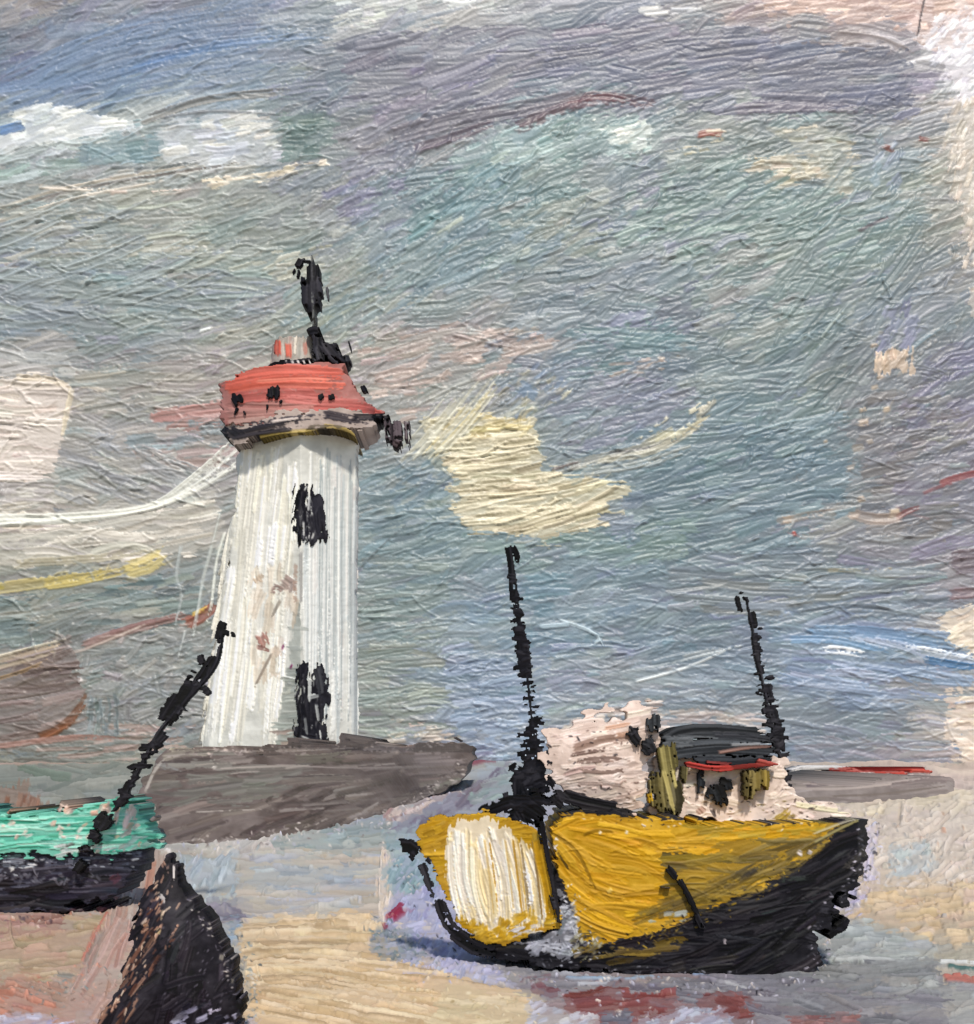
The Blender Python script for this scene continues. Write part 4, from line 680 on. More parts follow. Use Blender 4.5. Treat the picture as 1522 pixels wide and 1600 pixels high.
# gallery
C = Coat(335, 625, 625, 705, 1.1)
block(C, [(345, 676), (350, 660), (420, 646), (500, 642), (590, 644), (604, 652), (580, 662), (564, 670), (520, 668), (470, 670), (400, 680), (376, 690), (356, 682)], 'b0a198', 7)
for P, w, c, d in (([(346, 672), (372, 678), (420, 668), (480, 658)], 16, '2a282d', .3), ([(358, 668), (376, 680), (380, 692)], 16, '2a282d', .15), ([(380, 664), (440, 656), (500, 650), (560, 656)], 12, '35323a', .45), ([(500, 646), (540, 654), (580, 662)], 16, '302c33', .35), ([(545, 652), (580, 652), (606, 650)], 12, '28262b', .2), ([(400, 684), (440, 676), (500, 672)], 7, 'b9a25a', .2), ([(500, 664), (540, 672), (562, 688)], 8, 'a99355', .3), ([(480, 668), (530, 668), (566, 676)], 9, '5f5648', .4), ([(360, 686), (400, 678), (470, 670)], 6, '3a363a', .3), ([(346, 668), (354, 676)], 14, '232127', .0), ([(420, 660), (470, 652)], 5, 'cfc2ba', .3)):
    stroke(C, P, w, c, .05, 1.8, d)
round_part('gallery', C, 474, 130, dep=.66)
# red lantern room
C = Coat(332, 558, 620, 672, 1.1)
block(C, [(342, 606), (356, 590), (400, 578), (430, 568), (535, 568), (550, 590), (566, 612), (580, 630), (600, 644), (560, 656), (500, 654), (420, 660), (352, 664), (348, 640)], 'ad766f', 6, 6)
for P, w, c in (([(344, 640), (420, 642), (560, 640)], 30, 'ab7a73'), ([(350, 655), (430, 648), (520, 646)], 16, 'b0857d'), ([(346, 606), (400, 594), (470, 588), (545, 590)], 24, 'cd6151'), ([(356, 590), (420, 578), (540, 580)], 18, 'd0695a'), ([(350, 612), (420, 602), (550, 604)], 12, 'd8705e'), ([(400, 596), (470, 592), (540, 596)], 6, 'e08a76'), ([(360, 624), (450, 616), (556, 618)], 22, 'b8625b'), ([(480, 636), (550, 636), (598, 646)], 20, 'ba5f58'), ([(440, 622), (500, 628), (570, 630)], 14, 'c0716a'), ([(352, 660), (420, 654)], 8, 'c9aaa0'), ([(430, 640), (500, 634)], 6, 'cf8f86')):
    stroke(C, P, w, c, .06, 1.9, .12, cover=False)
stroke(C, [(540, 640), (580, 640), (606, 648)], 12, 'b8605a', dry=.2)
room = None
round_part('lantern_room', C, 462, 124, dep=.66)
def room_y(x): return LY - k_l * .66 * np.sqrt(np.maximum(16, 124 ** 2 - (x - 462) ** 2))
for x0, y0, x1, y1, dr in ((352, 600, 396, 655, [([(366, 614), (372, 626), (376, 634)], 18, .1), ([(364, 612), (366, 622)], 8, 0), ([(372, 634), (366, 648)], 6, .2), ([(380, 640), (384, 650)], 4, .1)]), (405, 590, 450, 648, [([(426, 600), (428, 612), (428, 628)], 22, .05), ([(416, 614), (420, 620)], 6, .1), ([(436, 624), (442, 630)], 8, .1), ([(418, 630), (416, 642)], 5, .2)]),
                           (488, 606, 512, 636, [([(499, 614), (505, 626)], 11, .1)]), (508, 606, 530, 636, [([(517, 614), (519, 627)], 11, .05)]), (556, 593, 584, 626, [([(565, 600), (573, 616)], 10, .1)])):
    C = Coat(x0, y0, x1, y1, 1.)
    for P, w, d in dr: stroke(C, P, w, '25232a', .04, 1.5, d)
    solid('window', C, lambda x, y, s: room_y(x) - .18, lambda x, y, s: room_y(x) + .4, far_oil, house, origin=HO)
C = Coat(405, 552, 560, 592, 1.)
for P, w, c, d in (([(416, 578), (436, 568), (470, 566)], 13, '26242a', .1), ([(440, 570), (480, 562), (492, 560)], 9, '2c2a30', .2), ([(452, 572), (500, 570), (540, 574)], 7, '302e34', .35), ([(485, 578), (520, 578), (538, 576)], 6, '28262b', .2)): stroke(C, P, w, c, .04, 1.6, d)
for x in range(446, 490, 9): stroke(C, [(x, 562), (x + 5, 571)], 4, 'd6d3cf', .02, 1.8, .1)
round_part('railing', C, 480, 72)
# lantern with red bars
C = Coat(420, 515, 520, 580, 1.)
block(C, [(428, 540), (440, 526), (490, 524), (500, 540), (504, 574), (426, 574)], 'b3aca2', 4, 90)
patch(C, [(428, 540), (440, 526), (490, 524), (500, 540), (504, 574), (426, 574)], 'b5ada2 bba9a0 adaaa2'.split(), 86, L=(20, 44), w=(6, 10), cover=False)
for P, w, c in (([(434, 526), (434, 562)], 11, 'd8614e'), ([(450, 530), (452, 564)], 10, 'dc6a56'), ([(462, 524), (460, 560)], 6, 'dcd3c4'), ([(476, 532), (478, 556)], 7, 'cf8a7c')): stroke(C, P, w, c, .05, 1.8, .15)
round_part('lantern', C, 464, 40)
C = Coat(465, 505, 565, 592, 1.)
for P, w, c, d in (([(476, 522), (490, 516), (506, 520)], 14, '242329', .05), ([(496, 518), (496, 545), (505, 570)], 22, '2d2c32', .2), ([(500, 530), (520, 555), (545, 578)], 22, '38363d', .38), ([(488, 535), (494, 560), (498, 580)], 14, '45444a', .5), ([(515, 534), (530, 550), (535, 580)], 14, '37363c', .45), ([(540, 550), (548, 578)], 10, '4a4a50', .55), ([(544, 530), (548, 545)], 4, '4a4a50', .3)): stroke(C, P, w, c, .05, 1.7, d)
round_part('cowl', C, 508, 42, yc=LY - .8)
C = Coat(445, 385, 530, 530, 1.)
for P, w, c, d in (([(487, 398), (488, 440), (490, 525)], 5, '7d807e', 0), ([(488, 402), (488, 430), (486, 460)], 20, '2b2a31', .1), ([(482, 430), (482, 460), (482, 492)], 26, '35343b', .3), ([(492, 425), (496, 455), (500, 485)], 18, '3b3a41', .45), ([(474, 430), (470, 455), (466, 480)], 10, '3b3a41', .55), ([(486, 470), (483, 492)], 9, '2d2c32', .15), ([(510, 445), (514, 475)], 5, '5a5a60', .6)): stroke(C, P, w, c, .05, 1.6, d)
round_part('spire', C, 487, 22)
C = Coat(445, 392, 495, 445, .9)
for P, w, c, d in (([(473, 400), (468, 410), (462, 420)], 11, '232228', 0), ([(462, 418), (456, 428)], 4, '2b2a30', .1), ([(468, 418), (464, 436)], 5, '2b2a30', .25), ([(470, 406), (488, 408)], 2.6, '55555a', 0)): stroke(C, P, w, c, .03, 1.5, d)
solid('wind_vane', C, lambda x, y, s: LY - .35, lambda x, y, s: LY + .1, far_oil, house, origin=HO)
C = Coat(585, 640, 660, 725, 1.)
for P, w, c, d in (([(606, 648), (608, 680), (610, 706)], 16, '4d444a', .3), ([(620, 652), (622, 685), (620, 712)], 16, '584e54', .35), ([(634, 652), (636, 680), (634, 706)], 12, '6a6064', .45), ([(600, 648), (606, 656)], 14, '26242a', .1), ([(612, 690), (626, 698)], 12, '4a3d40', .3), ([(590, 650), (606, 652)], 6, '37343a', .1)): stroke(C, P, w, c, .06, 1.8, d)
solid('side_lamp', C, lambda x, y, s: LY - .7, lambda x, y, s: LY + .6, far_oil, house, origin=HO)

# ------------------------------------------------------------------ yellow boat
BY = 18.25; kb = px_m(BY)
bx_, _, _ = world(1000, 1520, BY)
BO = (bx_, BY + .8, 0.)
boat = thing('fishing_boat', BO, 'yellow and black fishing boat with two dark masts beached at right', 'boat')
plan_f = interp([600, 640, 700, 800, 862, 900, 1000, 1150, 1280, 1340, 1362], [1.75, 1.5, 1.1, .42, .0, -.06, -.15, -.15, .05, .4, .9])
plan_b = interp([600, 640, 700, 862, 1000, 1150, 1280, 1340, 1362], [1.8, 1.7, 1.9, 2.3, 2.4, 2.2, 1.7, 1.2, 1.0])
def hull_f(x, y, s): return BY + plan_f(x) + .16 * np.clip((y - 1290) / 230, 0, 1) ** 2
def hull_b(x, y, s): return BY + plan_b(x) - .7 * np.clip((y - 1290) / 230, 0, 1) ** 2
C = Coat(735, 1255, 1375, 1545, 1.2)
HP = [(856, 1292), (880, 1276), (905, 1270), (1000, 1278), (1100, 1286), (1200, 1287), (1260, 1284), (1335, 1276), (1354, 1284), (1358, 1322), (1346, 1366), (1322, 1392), (1298, 1406), (1284, 1440), (1268, 1468), (1284, 1498), (1272, 1530), (1130, 1527), (1000, 1522), (880, 1512), (800, 1500), (748, 1480), (800, 1468), (868, 1452), (866, 1380)]
block(C, HP, '27262b', 8, 4)
patch(C, HP, '26252a 2c2a2f 1f1e22 3a3735'.split(), lambda x, y: np.interp(x, [800, 1000, 1200, 1340], [-6, 4, 24, 40]), L=(50, 120), w=(9, 18), cover=False, thick=1.6, dry=.1)
YP = [(858, 1298), (882, 1278), (905, 1271), (1000, 1280), (1100, 1287), (1200, 1288), (1262, 1285), (1310, 1288), (1286, 1320), (1240, 1350), (1170, 1396), (1080, 1432), (1000, 1462), (930, 1480), (905, 1462), (896, 1420), (878, 1376), (866, 1336)]
yang = lambda x, y: np.interp(x, [860, 900, 960, 1060, 1160, 1280], [-58, -38, -14, -2, 8, 26]) if y > 1310 else np.interp(x, [860, 920, 1060, 1280], [20, -6, -2, 10])
block(C, YP, 'bf9527', 5, 4, solid=False)
patch(C, YP, 'c99a22 d0a020 bd9128 b58a26 c79520'.split(), yang, L=(60, 140), w=(8, 16), cover=False, thick=1.9, dens=2.4, dry=.1)
patch(C, [(1030, 1328), (1120, 1318), (1230, 1306), (1320, 1290), (1290, 1322), (1200, 1384), (1100, 1424), (1042, 1440), (1036, 1380)], '7f6d3a 716139 8c7738 685b3a 967d30'.split(), yang, L=(60, 130), w=(6, 12), cover=False, thick=1.6, edge=12, fill=.55)  # olive over the yellow: hull shading painted into the colour
patch(C, [(1050, 1284), (1210, 1288), (1300, 1284), (1280, 1306), (1100, 1312)], 'a68c32 b3932c 94803a'.split(), yang, L=(50, 110), w=(6, 12), cover=False, alpha=.8)
patch(C, [(900, 1450), (960, 1480), (1060, 1450), (1080, 1470), (960, 1510), (890, 1490)], '5a4c2c 6a582c 3f372a 836b2a'.split(), 8, L=(40, 90), w=(7, 13), cover=False)
patch(C, [(1352, 1284), (1290, 1322), (1200, 1386), (1080, 1432), (1060, 1490), (1270, 1470), (1350, 1360)], '242328 2b2a2e 1e1d22'.split(), yang, L=(60, 120), w=(9, 17), cover=False, edge=9, dry=.2)
for k in range(44):
    t = rng.random(); x = 1000 + 290 * t; y = 1436 - 120 * t + rng.normal(0, 10); a = math.radians(18 + 18 * t); l = rng.uniform(20, 44)
    stroke(C, [(x - l * math.cos(a), y + l * math.sin(a)), (x + l * math.cos(a), y - l * math.sin(a))], rng.uniform(6, 13), pick(['6b5a2e', '8a7434', '5a4c2c', '4a4230', '71612f', '2a282a']), .07, 1.4, .4, cover=False, alpha=.75, wet=.3)
patch(C, [(868, 1384), (884, 1398), (904, 1440), (914, 1478), (890, 1500), (836, 1486), (806, 1472), (868, 1456)], 'b3b6be c3c6cc 9a9da6 7d7f88 b9bac6'.split(), 30, L=(12, 36), w=(6, 11), cover=False, da=40, thick=2, fill=.6, edge=11)
patch(C, [(1000, 1444), (1060, 1424), (1082, 1420), (1070, 1436), (1010, 1450)], 'b5bab5 a3a8a2'.split(), 14, L=(14, 36), w=(5, 9), cover=False)
patch(C, [(860, 1300), (880, 1282), (872, 1322), (866, 1350)], 'd6ccc6 c9c3c3'.split(), 60, L=(12, 24), w=(5, 9), cover=False)
patch(C, [(890, 1455), (940, 1470), (940, 1500), (900, 1500)], '8f8c78 6f6650 a5a593'.split(), 40, L=(10, 26), w=(5, 8), cover=False)
for P, w, c in (([(1130, 1471), (1136, 1471)], 9, 'e0d3d6'), ([(950, 1388), (956, 1396)], 11, 'd3b55c'), ([(1245, 1330), (1256, 1336)], 9, 'd6cdd0'), ([(1262, 1330), (1270, 1334)], 8, 'c9c0c4'), ([(910, 1306), (930, 1298), (960, 1300)], 6, '8d6a14'), ([(936, 1299), (940, 1303)], 6, 'e6dfd6'), ([(976, 1299), (982, 1302)], 6, 'e6dfd6'), ([(860, 1300), (900, 1330), (930, 1390)], 6, '7a5f1c'), ([(870, 1330), (890, 1360)], 5, '3a3220'), ([(970, 1400), (1040, 1390), (1080, 1384)], 5, '9a7420'), ([(1270, 1318), (1310, 1296), (1345, 1280)], 5, '8d8458'), ([(1268, 1304), (1320, 1284), (1350, 1277)], 4, 'b9b29a')): stroke(C, P, w, c, .03, 2.6, .05, cover=False)
dabs(C, [(1290, 1430), (1330, 1400)], BLK, (6, 12), 12, 7); dabs(C, [(1262, 1480), (1310, 1440)], BLK, (6, 14), 14, 8); dabs(C, [(1150, 1530), (1280, 1530)], BLK, (5, 9), 22, 4); dabs(C, [(800, 1505), (1000, 1526)], BLK, (4, 9), 22, 4)
ridges(C, 70, 880, 1290, 1280, 1460, -4, 20)
flecks(C, [(880, 1390), (900, 1440), (920, 1480), (840, 1480)], ['c9cbd3', 'b5b7c2', '6a6a70', '3a393e', 'dcdce2'], 90, 12)
flecks(C, [(900, 1490), (1000, 1470), (1090, 1440), (1250, 1350)], ['8a7434', '2a282a', 'a0842e', '1f1e22', '5a4c2c'], 150, 8)
flecks(C, [(780, 1500), (1000, 1518), (1260, 1526)], ['55545a', '8a8a92', '3f3e44'], 80, 5)
flecks(C, [(1346, 1300), (1340, 1370), (1290, 1420), (1270, 1500)], ['c9c2d0', '5a5860', 'b5b0bc'], 60, 7)
flecks(C, [(900, 1276), (1100, 1288), (1300, 1284)], ['8a6a20', 'd6cabd', '4a4030', 'e0b84a'], 70, 5)
solid('hull', C, hull_f, hull_b, oil, boat, 1.1, origin=BO, close=1)
# transom with cream boards
C = Coat(635, 1255, 890, 1495, 1.1)
TPp = [(654, 1288), (690, 1274), (760, 1270), (805, 1280), (846, 1300), (862, 1370), (876, 1448), (800, 1474), (752, 1480), (716, 1440), (690, 1390), (668, 1345), (648, 1320)]
block(C, TPp, 'bd9430', 5)
patch(C, TPp, 'c39a2c b98f2a cda22c'.split(), 10, L=(30, 70), w=(8, 15), cover=False, thick=1.6)
block(C, [(692, 1316), (716, 1286), (770, 1284), (808, 1300), (826, 1330), (842, 1390), (852, 1446), (800, 1452), (756, 1456), (722, 1436), (704, 1380)], 'e6d8bc', 9, 84, h=1.2, solid=False)
for k in range(64):
    t = rng.random(); a = (696 + 122 * t, 1288 + 12 * t + rng.normal(0, 5)); b = (716 + 134 * t, 1455 - rng.uniform(0, 30) * (rng.random() < .5))
    s0 = rng.uniform(0, .3)
    P0 = (a[0] + (b[0] - a[0]) * s0, a[1] + (b[1] - a[1]) * s0)
    stroke(C, [P0, ((P0[0] + b[0]) / 2 + 7 - 14 * (t < .4), (P0[1] + b[1]) / 2), b], rng.uniform(7, 17), pick(['ece0c8', 'f0e8da', 'e8d9b4', 'f2ece2', 'e3d0a0', 'efe6d8']), .07, rng.uniform(2, 3.4), .14, cover=False, rag=1.6)
for k in range(12):
    t = rng.random(); x = 704 + 130 * t; stroke(C, [(x, 1310), (x + 8, 1370), (x + 16, 1440)], rng.uniform(2.5, 5), pick(['b98d34', 'c9a24a', '8d7448', 'fbf6ea', 'd8b978']), .03, 2, .2, cover=False)
stroke(C, [(838, 1300), (852, 1370), (866, 1448)], 20, 'c3961f', .06, 1.6, .1, cover=False); stroke(C, [(836, 1296), (842, 1320)], 14, 'a0822a', cover=False)
stroke(C, [(665, 1350), (680, 1390), (712, 1440), (740, 1465)], 14, 'c99a1e', dry=.2, cover=False)
dabs(C, [(735, 1450), (790, 1452), (830, 1440)], ['c99b20', 'b98c1c', 'e6d5a5', 'e8c04a', 'd8ac34'], (6, 14), 26, 7, 60, 2.4)
patch(C, [(792, 1466), (868, 1452), (874, 1440), (800, 1448)], 'd6d0d0 c3c4cc e2dccf'.split(), 15, L=(12, 36), w=(6, 10), cover=False, thick=2.2)
patch(C, [(654, 1290), (700, 1278), (700, 1320), (660, 1322)], 'b08a2c a8842e bd9430'.split(), 24, L=(20, 44), w=(6, 11), cover=False)
solid('transom', C, lambda x, y, s: hull_f(x, y, s) - .03, lambda x, y, s: hull_f(x, y, s) + .25, oil, boat, 1.2, origin=BO)
def on_boat(name, x0, y0, x1, y1, draws, off=-.06, th=.12, mat=thick_black, parent=boat, rel=1., fl=(), thr=.5):
    C = Coat(x0, y0, x1, y1, 1.1)
    for d in draws: stroke(C, d[0], d[1], d[2], .05, d[4] if len(d) > 4 else 1.6, d[3], rag=.9)
    for f in fl: dabs(C, *f)
    yy = off if callable(off) else (lambda x, y, s: hull_f(x, np.minimum(y, 1500), s) + off)
    return solid(name, C, yy, lambda x, y, s: yy(x, y, s) + th, mat, parent, rel, thr, origin=BO)
on_boat('bumper_rail', 605, 1300, 800, 1500, [([(620, 1322), (640, 1322), (656, 1336)], 26, '25242a', .1), ([(640, 1330), (652, 1345)], 16, '2c2b31', .2), ([(656, 1345), (672, 1385), (690, 1425)], 16, '45454c', .45), ([(684, 1400), (700, 1445), (740, 1478)], 20, '2c2b30', .25), ([(700, 1450), (740, 1480), (790, 1492)], 24, '28272c', .15), ([(664, 1340), (678, 1352)], 10, '2c2b31', .3)], -.1, .2)
on_boat('stem', 835, 1270, 890, 1460, [([(846, 1280), (856, 1340), (868, 1400), (874, 1448)], 9, '232227', .12), ([(844, 1290), (852, 1330)], 12, '232227', .2), ([(860, 1390), (872, 1436)], 11, '333238', .35)], -.1, .16)
on_boat('boathook', 1020, 1340, 1130, 1480, [([(1038, 1350), (1050, 1362), (1062, 1378)], 13, '232227', .2), ([(1058, 1368), (1078, 1405), (1092, 1436)], 12, '232227', .1), ([(1086, 1425), (1100, 1455), (1112, 1472)], 10, '35343a', .45), ([(1030, 1386), (1050, 1388)], 4, '4a4030', .3)], -.1, .08)
deck_y = lambda d: (lambda x, y, s: BY + plan_f(x) + d)
on_boat('coaming', 735, 1190, 1010, 1310, [([(742, 1276), (790, 1256), (840, 1248), (880, 1254)], 22, '25242a', .15), ([(780, 1262), (820, 1262), (855, 1290)], 40, '28272c', .15), ([(870, 1240), (920, 1254), (985, 1266)], 24, '2a282d', .12), ([(900, 1262), (950, 1270), (1000, 1272)], 16, '332f30', .2), ([(860, 1235), (890, 1262)], 26, '26252a', .2), ([(800, 1270), (812, 1290)], 30, '28272c', .2)], deck_y(.35), .5, fl=[([(745, 1272), (870, 1240)], BLK, (4, 9), 16, 8)])
# masts
on_boat('mast', 770, 840, 900, 1310, [([(797, 848), (806, 910), (813, 970), (822, 1040), (832, 1130), (842, 1200), (850, 1290)], 5, '47494f', 0), ([(791, 850), (797, 880), (800, 940)], 9, '232227', .05), ([(797, 850), (807, 862), (810, 880)], 11, '25242a', .15), ([(803, 920), (806, 950)], 16, '28272c', .2), ([(806, 970), (818, 1010), (824, 1065)], 18, '25242a', .15), ([(812, 1000), (822, 1050)], 26, '2b2a30', .45), ([(800, 1200), (830, 1215), (860, 1212)], 26, '2a292e', .25), ([(812, 1200), (822, 1245), (834, 1290)], 40, '28272c', .22), ([(845, 1215), (862, 1240)], 34, '26252a', .15), ([(806, 1205), (808, 1260)], 14, '2b2a30', .3), ([(836, 1260), (846, 1300)], 20, '242328', .2)],
        deck_y(.7), .14, fl=[([(800, 900), (810, 965)], BLK, (5, 8), 14, 3, 0, 1.8, 14, .25, 2.6), ([(811, 965), (824, 1070)], BLK, (5, 9), 44, 4, 0, 1.8, 12, .25, 3.4), ([(824, 1070), (834, 1130)], BLK, (4, 7), 15, 7, 0, 1.8, 10, .3, 2.6), ([(830, 1125), (842, 1200)], BLK, (6, 10), 26, 7, 4, 1.8, 12, .25, 3.4), ([(822, 1170), (842, 1200)], BLK, (5, 10), 16, 10, 6, 1.8, 20, .2, 2.6), ([(806, 1200), (856, 1235)], BLK, (6, 12), 34, 9, 20, 1.8, 40, .2, 2.6)])
on_boat('mizzen_mast', 1140, 915, 1260, 1240, [([(1168, 940), (1180, 1000), (1200, 1100), (1224, 1200), (1230, 1228)], 4, '47494f', 0), ([(1152, 928), (1154, 940), (1160, 960)], 8, '242328', .15), ([(1164, 930), (1170, 945)], 7, '2a292e', .25), ([(1154, 926), (1164, 926)], 5, '2a292e', .2), ([(1174, 950), (1180, 985)], 14, '222126', .05), ([(1180, 985), (1186, 1030), (1196, 1070)], 13, '26252a', .12), ([(1196, 1060), (1206, 1110)], 22, '33323a', .4), ([(1200, 1100), (1214, 1140)], 24, '2c2b31', .3), ([(1214, 1130), (1222, 1185)], 17, '27262b', .1)],
        deck_y(1.0), .12, fl=[([(1180, 970), (1188, 1040)], BLK, (4, 7), 18, 4, 0, 1.8, 14, .25, 2.4), ([(1190, 1050), (1214, 1140)], BLK, (4, 7), 34, 5, 4, 1.8, 14, .3, 3.2), ([(1212, 1130), (1226, 1225)], BLK, (5, 9), 32, 5, 6, 1.8, 14, .25, 3.2)])
# furled sail
C = Coat(840, 1080, 1050, 1275, 1.1)
SP_ = [(858, 1142), (900, 1124), (940, 1112), (985, 1094), (1020, 1098), (1034, 1150), (1014, 1200), (1004, 1264), (950, 1262), (900, 1246), (868, 1232), (852, 1196)]
block(C, SP_, 'd0bcb0', 16, 5)
patch(C, SP_, 'd3bfb2 dccabe c6b1a6 e0d0c6'.split(), 10, L=(20, 60), w=(7, 14), cover=False, thick=2.2)
for P, w, c in (([(890, 1172), (940, 1156), (1000, 1150)], 14, '8a6f62'), ([(900, 1190), (950, 1186), (985, 1192)], 12, '6d5850'), ([(890, 1180), (940, 1172), (990, 1168)], 8, '78625a'), ([(905, 1204), (950, 1206), (980, 1200)], 9, '7a655c'), ([(900, 1224), (960, 1226), (1000, 1236)], 8, 'b09a90'), ([(940, 1140), (990, 1130)], 9, 'c49c84'), ([(880, 1236), (930, 1250)], 12, '3a3538'), ([(960, 1150), (1010, 1140)], 8, 'bb947c'), ([(870, 1150), (920, 1136)], 12, 'e2d3c8')): stroke(C, P, w, c, .05, 2., .3, cover=False)
flecks(C, [(880, 1160), (960, 1180), (1000, 1220), (900, 1230)], ['6d5850', 'e6d8ce', 'b09488', '3a3538'], 110, 22)
solid('furled_sail', C, lambda x, y, s: BY + .75 - .12 * np.clip(s / 40, 0, 1), lambda x, y, s: BY + .9 + .3 * np.sqrt(np.clip(s / 40, 0, 1)), oil, boat, 1.1, origin=BO, close=2)
# wheelhouse
C = Coat(1010, 1175, 1370, 1300, 1.1)
WP = [(1024, 1184), (1225, 1190), (1236, 1226), (1260, 1248), (1310, 1262), (1352, 1272), (1350, 1284), (1230, 1292), (1022, 1290)]
block(C, WP, 'd5c3b7', 14)
patch(C, WP, 'd8c6ba e0d2c6 cdbaae d3c4b4'.split(), 12, L=(16, 44), w=(7, 13), cover=False, thick=2.2, da=25)
for P, w, c, d in (([(1240, 1256), (1300, 1266), (1352, 1270)], 9, 'd8cfae', .1), ([(1022, 1284), (1080, 1280), (1150, 1288)], 7, '4a4442', .35), ([(1140, 1282), (1170, 1288)], 6, '55504c', .3), ([(1205, 1292), (1228, 1276), (1238, 1262)], 20, 'a88c30', .3), ([(1190, 1290), (1216, 1286)], 14, 'b3922c', .2), ([(1230, 1290), (1290, 1284)], 10, 'd9cbbd', .2), ([(1090, 1262), (1100, 1272)], 16, 'a88676', .3), ([(1110, 1262), (1118, 1280)], 8, '3a3538', .3)): stroke(C, P, w, c, .05, 2, d, cover=False)
flecks(C, [(1040, 1230), (1130, 1250), (1240, 1260), (1330, 1276)], ['3a3538', 'e9dcd2', 'b8a090', '8a7a50', '6a5a54'], 130, 18)
wh = solid('wheelhouse', C, lambda x, y, s: BY + .85 + .3 * np.clip((x - 1230) / 120, 0, 1), lambda x, y, s: BY + 1.7, oil, boat, 1.1, origin=BO, close=2)
def on_house(name, x0, y0, x1, y1, draws, d, th, fl=()): return on_boat(name, x0, y0, x1, y1, draws, (lambda x, y, s: BY + d), th, oil, wh, fl=fl)
def rehome(o): o.location = (0, 0, 0); return o
rehome(on_house('roof', 1020, 1120, 1235, 1210, [([(1030, 1166), (1060, 1146), (1120, 1142), (1200, 1150)], 26, '474b50', .12), ([(1036, 1178), (1120, 1168), (1216, 1172)], 30, '4b5056', .08), ([(1080, 1190), (1140, 1190), (1216, 1184)], 20, '393d43', .12), ([(1030, 1160), (1100, 1160)], 20, '585c60', .2), ([(1110, 1148), (1170, 1150), (1220, 1158)], 12, '3a3c42', .2), ([(1120, 1176), (1170, 1168), (1210, 1166)], 7, '8a6a60', .35), ([(1060, 1150), (1130, 1154)], 6, '72767a', .3), ([(1140, 1164), (1200, 1162)], 5, '85888c', .35)], .7, 1.1))
rehome(on_house('red_trim', 1060, 1175, 1240, 1220, [([(1066, 1192), (1110, 1200), (1150, 1200)], 11, 'b8403a', .2), ([(1120, 1204), (1160, 1198), (1216, 1194)], 9, 'b84a42', .3), ([(1180, 1188), (1222, 1198)], 10, 'a85048', .35), ([(1100, 1190), (1150, 1194)], 6, '8a3a38', .3)], .62, .12))
rehome(on_house('window', 1080, 1190, 1165, 1280, [([(1094, 1200), (1096, 1222), (1094, 1246)], 15, '3a4046', .2), ([(1112, 1222), (1122, 1240), (1130, 1266)], 28, '25282c', .25), ([(1136, 1218), (1142, 1240)], 16, '2a2d32', .3), ([(1120, 1215), (1150, 1228)], 16, '24272b', .2), ([(1102, 1236), (1116, 1246)], 14, '2a2d32', .3)], .74, .1))
rehome(on_house('post', 1005, 1140, 1090, 1300, [([(1040, 1152), (1044, 1180), (1050, 1220)], 34, '9a8f58', .2, 2.2), ([(1030, 1190), (1034, 1240), (1042, 1284)], 40, '7d7246', .12, 2.2), ([(1050, 1210), (1058, 1250), (1050, 1284)], 30, '6a6348', .2, 2), ([(1036, 1200), (1046, 1240), (1054, 1278)], 8, 'b9ab6c', .2, 2.4), ([(1050, 1200), (1058, 1236)], 7, 'b3a668', .2, 2.4), ([(1014, 1236), (1020, 1262)], 9, 'c39a24', .15), ([(1070, 1190), (1068, 1230)], 12, '8d8358', .35), ([(1030, 1280), (1050, 1288)], 14, '3c3833', .25)], .6, .3))
rehome(on_house('post', 1155, 1180, 1225, 1280, [([(1168, 1194), (1172, 1225), (1166, 1262)], 24, '7d7044', .2), ([(1190, 1192), (1192, 1220), (1188, 1244)], 24, '9a8440', .25), ([(1180, 1200), (1182, 1240)], 22, '857646', .15)], .62, .25))
rehome(on_house('chimney', 970, 1105, 1050, 1195, [([(1020, 1112), (1022, 1134), (1024, 1152)], 24, '43474b', .2), ([(984, 1132), (992, 1152), (1006, 1168)], 18, '26252a', .12), ([(1000, 1160), (1014, 1168), (1022, 1184)], 24, '35363a', .15), ([(1012, 1150), (1022, 1164)], 20, '35373c', .2)], .58, .3, fl=[([(984, 1132), (1016, 1180)], BLK, (4, 8), 8, 5)]))

# ------------------------------------------------------------------ teal boat
TY = 25.2
TO = (world(60, 1430, TY)[0], TY + .8, 0.)
teal = thing('rowing_boat', TO, 'turquoise and black boat cut by the left edge, dark pole leaning out of it', 'boat')
C = Coat(-300, 1310, 260, 1445, 1.2)
TH = [(-300, 1316), (-100, 1322), (0, 1325), (150, 1322), (236, 1326), (222, 1352), (196, 1384), (160, 1408), (110, 1424), (40, 1434), (-80, 1438), (-300, 1438)]
block(C, TH, '34323b', 10)
patch(C, TH, '3b3a46 2e2d35 44455290 343440'.replace('90', '').split(), 3, L=(60, 140), w=(8, 15), cover=False, thick=1.5)
patch(C, [(-300, 1332), (80, 1340), (220, 1332), (190, 1352), (60, 1362), (-300, 1362)], '585c6c 4a4c5c 6a6e7c'.split(), 4, L=(40, 100), w=(6, 11), cover=False)
patch(C, [(-300, 1368), (0, 1366), (160, 1378), (110, 1424), (-300, 1440)], '29272c 322f33 211f24'.split(), 3, L=(50, 110), w=(8, 14), cover=False)
for P, w, c in (([(10, 1344), (30, 1346), (50, 1344)], 9, '9aa0aa'), ([(14, 1360), (24, 1354)], 9, 'dcdcd8'), ([(0, 1352), (60, 1356)], 6, '7d8894'), ([(112, 1426), (124, 1420), (136, 1416)], 13, 'dcd6d0'), ([(30, 1360), (140, 1350)], 4, '7a7884'), ([(170, 1380), (190, 1366)], 14, '6a4450'), ([(0, 1340), (40, 1336)], 6, '6d8a8c')): stroke(C, P, w, c, .03, 2.2, .2, cover=False)
